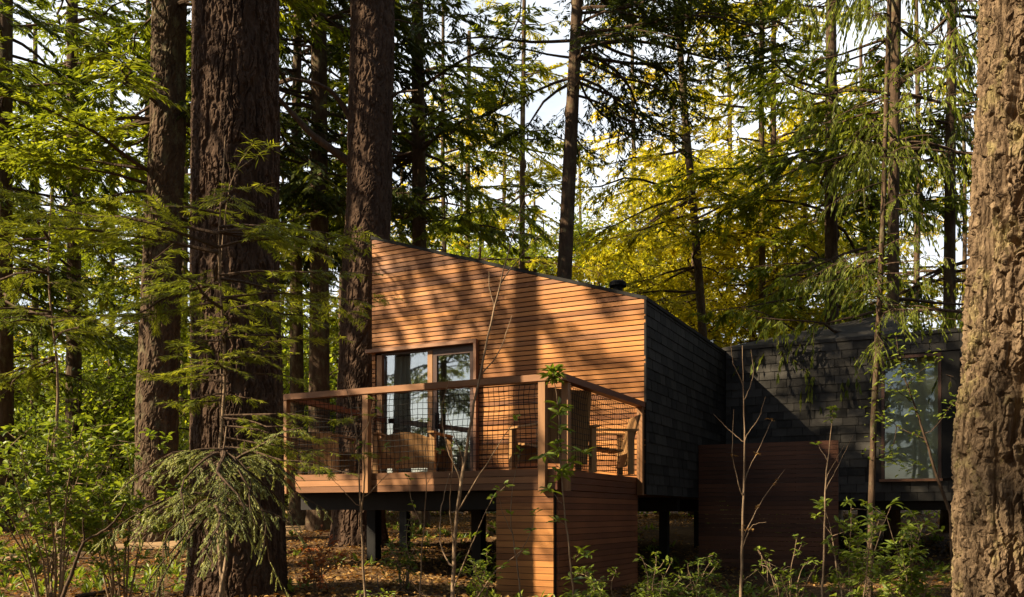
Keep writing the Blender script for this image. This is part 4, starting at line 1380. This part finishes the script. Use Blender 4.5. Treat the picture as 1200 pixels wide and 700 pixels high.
leafy_shrub('glossy laurel shrub with pale new leaves below the annexe window', 1062, 9.4, .36, 1.15, 9, 8, 9, (.08, .125), 31)
leafy_shrub('dense laurel shrub between the forked sapling and the annexe window', 1000, 8.8, .45, 1.45, 11, 8, 8, (.07, .11), 32)
leafy_shrub('sparse dark shrub at the foot of the low red boarded wall', 925, 9.6, .35, 1.1, 7, 7, 6, (.05, .08), 33)
leafy_shrub('small leafy shrub on the ground at the right of the deck base', 810, 10.6, .35, .75, 8, 7, 7, (.05, .08), 34)
leafy_shrub('low dark shrub against the right side of the deck base', 712, 9.3, .25, .55, 6, 6, 7, (.05, .08), 35)
leafy_shrub('dark shrub under the deck between the pale stems and the leaning sapling', 475, 10.2, .25, .9, 7, 7, 7, (.05, .08), 36)
leafy_shrub('low dark shrub beside the left edge of the boarded deck base', 566, 9.3, .28, .6, 8, 7, 7, (.05, .08), 51)
leafy_shrub('knee high shrub between the deck base and the evergreen sapling', 688, 8.6, .25, .5, 7, 7, 7, (.05, .08), 52)
leafy_shrub('dark shrub in the gap between the deck base and the red boarded wall', 768, 9.6, .32, .8, 9, 8, 7, (.05, .08), 53)
leafy_shrub('low shrub in the dark left of the bare branching sapling', 842, 8.9, .3, .55, 8, 7, 7, (.05, .08), 54)
leafy_shrub('low green shrub in front of the pale stem pair', 445, 8.0, .25, .4, 7, 7, 7, (.045, .07), 55)
leafy_shrub('broad leafy shrub with bright leaves at the left, waist high', 60, 7.4, .75, 1.85, 17, 10, 9, (.06, .10), 37, wide=.5, tmin=.62)
leafy_shrub('bright leafy shrub right beside the broad one, below the fir boughs', 140, 8.0, .6, 1.75, 13, 9, 9, (.06, .09), 38, wide=.5, tmin=.6)
leafy_shrub('low sunlit sprig in the left bottom corner', 40, 6.0, .16, .55, 4, 5, 6, (.05, .08), 39, wide=.45)
leafy_shrub('small sunlit sprig right of the crooked branch', 118, 6.2, .16, .62, 4, 5, 6, (.05, .07), 40, wide=.45)
leafy_shrub('low tangle of leaves in front of the weeping fir', 350, 6.2, .3, .35, 7, 6, 6, (.04, .07), 41)
leafy_shrub('autumn shrub with orange leaves between the massive trunk and the pale stems', 372, 9.6, .25, .75, 8, 7, 6, (.05, .08), 42, leafm='orange')
sapling('crooked dead branch standing out of the ground at the left', 6.2, [([(72, 706), (88, 660), (99, 632), (118, 626), (140, 606), (147, 590)], .017, .006), ([(99, 632), (97, 615), (98, 607)], .010, .006)], name='dead_branch', cat='branch', seed=8, wood='limb')
sapling('dark small tree with crooked limbs and thin foliage across the annexe window', 9.8,
        [([(1118, 612), (1098, 560), (1085, 515), (1070, 470), (1055, 430), (1050, 395)], .022, .004), ([(1086, 515), (1060, 505), (1040, 492), (1030, 485)], .010, .003), ([(1088, 510), (1105, 490), (1118, 470)], .009, .003),
         ([(1062, 450), (1085, 430), (1100, 420)], .006, .002), ([(1050, 505), (1043, 540), (1060, 548), (1080, 545)], .006, .002), ([(1072, 475), (1048, 455), (1036, 440)], .006, .002)],
        [(i_, p_, n_) for i_, p_, n_ in [(0, 1, 8), (0, .9, 8), (0, .8, 7), (1, 1, 9), (1, .7, 8), (1, .5, 6), (2, 1, 8), (2, .5, 7), (3, 1, 8), (3, .5, 7), (4, 1, 9), (4, .7, 9), (4, .4, 7), (5, 1, 8), (5, .5, 7), (4, .85, 12), (0, .7, 10), (0, .6, 10), (1, .85, 12), (1, .3, 10), (3, .8, 12), (3, .3, 10), (5, .8, 12), (5, .3, 10), (2, .8, 10), (4, .3, 12), (4, .55, 14), (0, .95, 12), (0, .85, 12)]],
        name='small_tree', cat='tree', seed=10, wood='limb', style='spread')
slim = sapling('thin mossy stem rising in front of the annexe beside its window', 10.6,
        [([(1018, 712), (1022, 560), (1026, 440), (1032, 330), (1037, 180), (1042, 0), (1046, -120)], .046, .026)],
        [(0, q_, 9) for q_ in np.linspace(.22, .75, 26)], name='slim_tree', cat='tree', seed=12, style='spread', leaf=(.05, .08), wood='bark_mid')
r = np.random.default_rng(64)
nb = 46
py_ = r.uniform(-90, 395, nb)
o_ = np.stack([(np.interp(py_, [-120, 0, 180, 330, 440], [1046, 1042, 1037, 1032, 1026]) - HX) / F * 10.6 - slim.location.x, np.zeros(nb)], -1)
mb = MB()
bough_set(mb, EYE + (HY - py_) / F * 10.6 - slim.location.z, r.uniform(0, 6.28, nb), r.uniform(.35, 1.15, nb), np.radians(r.uniform(-20, 20, nb)), r.uniform(.1, .4, nb), r, origin=o_,
          card=(.035, .065, .009), card_gap=.007, base_r=.010, tw_r=.003, hang=.55, flat=.2, twig_gap=.05, twig_len=.36, bare=.12, up=0)
mb.build('crown', [M['limb'], M['f_mid']], slim)
sapling('thin shoot with a lit pine tuft in front of the massive trunk', 6.9, [([(258, 330), (262, 260), (272, 205), (296, 168)], .006, .002), ([(272, 205), (290, 190), (318, 172)], .004, .002)],
        [(0, 1, 26), (0, .9, 20), (1, 1, 22), (1, .7, 14), (0, .8, 10)], seed=14, leafm='f_near', leaf=(.07, .11), wide=.07, name='pine_shoot', cat='shoot')

def fallen_branch(label, pts_, r0, seed):
    r = np.random.default_rng(seed)
    q = np.array([[(a_ - HX) / F * d_, d_] for a_, d_ in pts_])
    q = np.stack([np.interp(np.linspace(0, len(q) - 1, 16), np.arange(len(q)), q[:, c_]) for c_ in (0, 1)], -1) + r.normal(0, .015, (16, 2))
    P = np.concatenate([q, (gz(q[:, 0], q[:, 1]) + r0 * .6 + .02 * np.sin(np.arange(16)) ** 2)[:, None]], 1)
    o = thing('fallen_branch', label, 'branch', P[0])
    mb = MB(); mb.smooth = True
    mb.tubes(P - P[0], r0 * np.linspace(1, .35, 16), 6)
    mb.build('wood', M['limb'], o)
    for k_ in (4, 7, 9, 12):
        mb = MB(); mb.smooth = True
        a_ = P[k_] - P[0]
        d_ = np.array([r.normal(0, .2), r.normal(0, .2), r.uniform(.05, .2)])
        mb.tubes(np.stack([a_, a_ + d_ * .6, a_ + d_]), np.array([r0 * .4, r0 * .3, r0 * .12]), 5)
        mb.build('twig', M['limb'], o)
fallen_branch('dead branch lying on the ground under the deck', [(410, 9.2), (470, 9.8), (520, 9.6)], .025, 1)
fallen_branch('dead branch lying on the ground left of the massive trunk', [(90, 9.0), (140, 9.6), (205, 9.3)], .03, 2)
fallen_branch('dead branch lying on the bare track at the left', [(10, 12.5), (60, 13.5), (120, 13.0)], .035, 3)
fallen_branch('dead branch on the ground in front of the dark sapling bed at the right', [(790, 8.6), (850, 9.0), (905, 8.7)], .022, 4)
q = np.array([[-14.0, 10.0], [-9.5, 12.2], [-6.6, 14.5], [-5.2, 18.0], [-5.6, 24.0], [-8.0, 33.0]])
t_ = np.linspace(0, len(q) - 1, 60)
q = np.stack([np.interp(t_, np.arange(len(q)), q[:, c_]) for c_ in (0, 1)], -1)
for _ in range(12):
    q[1:-1] = (q[:-2] + 2 * q[1:-1] + q[2:]) / 4
tn = norm(np.gradient(q, axis=0)); sd = np.stack([tn[:, 1], -tn[:, 0]], -1)
w_ = np.linspace(-1, 1, 9)
wid = .95 + .25 * (vnoise(t_ * 1.3, 0, 0, 8) - .5)
G = q[:, None] + sd[:, None] * (w_[None, :, None] * wid[:, None, None])
Zp = gz(G[..., 0], G[..., 1]) + .02 - .03 * np.abs(w_[None]) ** 3
i_ = (np.arange(59)[:, None] * 9 + np.arange(8)[None]).ravel()
mb = MB()
mb.add(np.concatenate([G, Zp[..., None]], -1), np.stack([i_, i_ + 9, i_ + 10, i_ + 1], -1))
M['track'] = plain_mat('sunlit_track', (0.27, 0.175, 0.092), 0.95, 0, 0.35, 5, 0.6, spec=.1)  # track paler than the ground, sunlight put into its colour
tag(mb.build('path', M['track'], smooth=True), kind='structure')

# ------------------------------------------------------------------ litter and low plants on the forest floor
r = np.random.default_rng(99)
n = 60000
d = 5.0 + 27 * r.random(n) ** 1.5
x = (r.uniform(-.62, .62, n)) * d
keep = vnoise(x * .5, d * .5, 0, 12) + .4 * r.random(n) > .45
keep &= (np.hypot(x[:, None] - q[None, :, 0], d[:, None] - q[None, :, 1]).min(1) > .85) | (r.random(n) < .12)
x, d = x[keep], d[keep]
n = len(x)
mb = MB()
a = r.uniform(0, 6.28, n)
P = np.stack([x, d, gz(x, d) + .012 + .03 * r.random(n)], -1)
L_ = r.uniform(.04, .085, n)
mb.leaves(P, np.stack([np.cos(a), np.sin(a), r.normal(0, .25, n)], -1), np.array([0, 0, 1.0]) + r.normal(0, .35, (n, 3)), L_, L_ * .6, tint=np.clip(r.normal(.5, .25, n), 0, 1))
tag(mb.build('leaf_litter', M['litter']), 'brown and golden fallen leaves lying over the forest floor', 'leaf litter', kind='stuff')
n = 2600
d = 5.2 + 16 * r.random(n) ** 1.4
x = r.uniform(-.62, .62, n) * d
keep = (vnoise(x * .8, d * .8, 0, 22) > .52) 
x, d = x[keep], d[keep]
n = len(x)
k = 9
P = np.repeat(np.stack([x, d, gz(x, d)], -1), k, 0)
a = r.uniform(0, 6.28, n * k); el = r.uniform(.2, 1.3, n * k)
D_ = np.stack([np.cos(a) * np.cos(el), np.sin(a) * np.cos(el), np.sin(el)], -1)
mb = MB()
L_ = r.uniform(.06, .16, n * k)
mb.leaves(P + D_ * .02, D_, np.array([0, 0, 1.0]) + r.normal(0, .3, (n * k, 3)), L_, L_ * .3, tint=np.clip(r.normal(.5, .2, n * k), 0, 1))
tag(mb.build('ground_cover', M['f_leaf']), 'low green plants scattered over the forest floor', 'ground cover', kind='stuff')
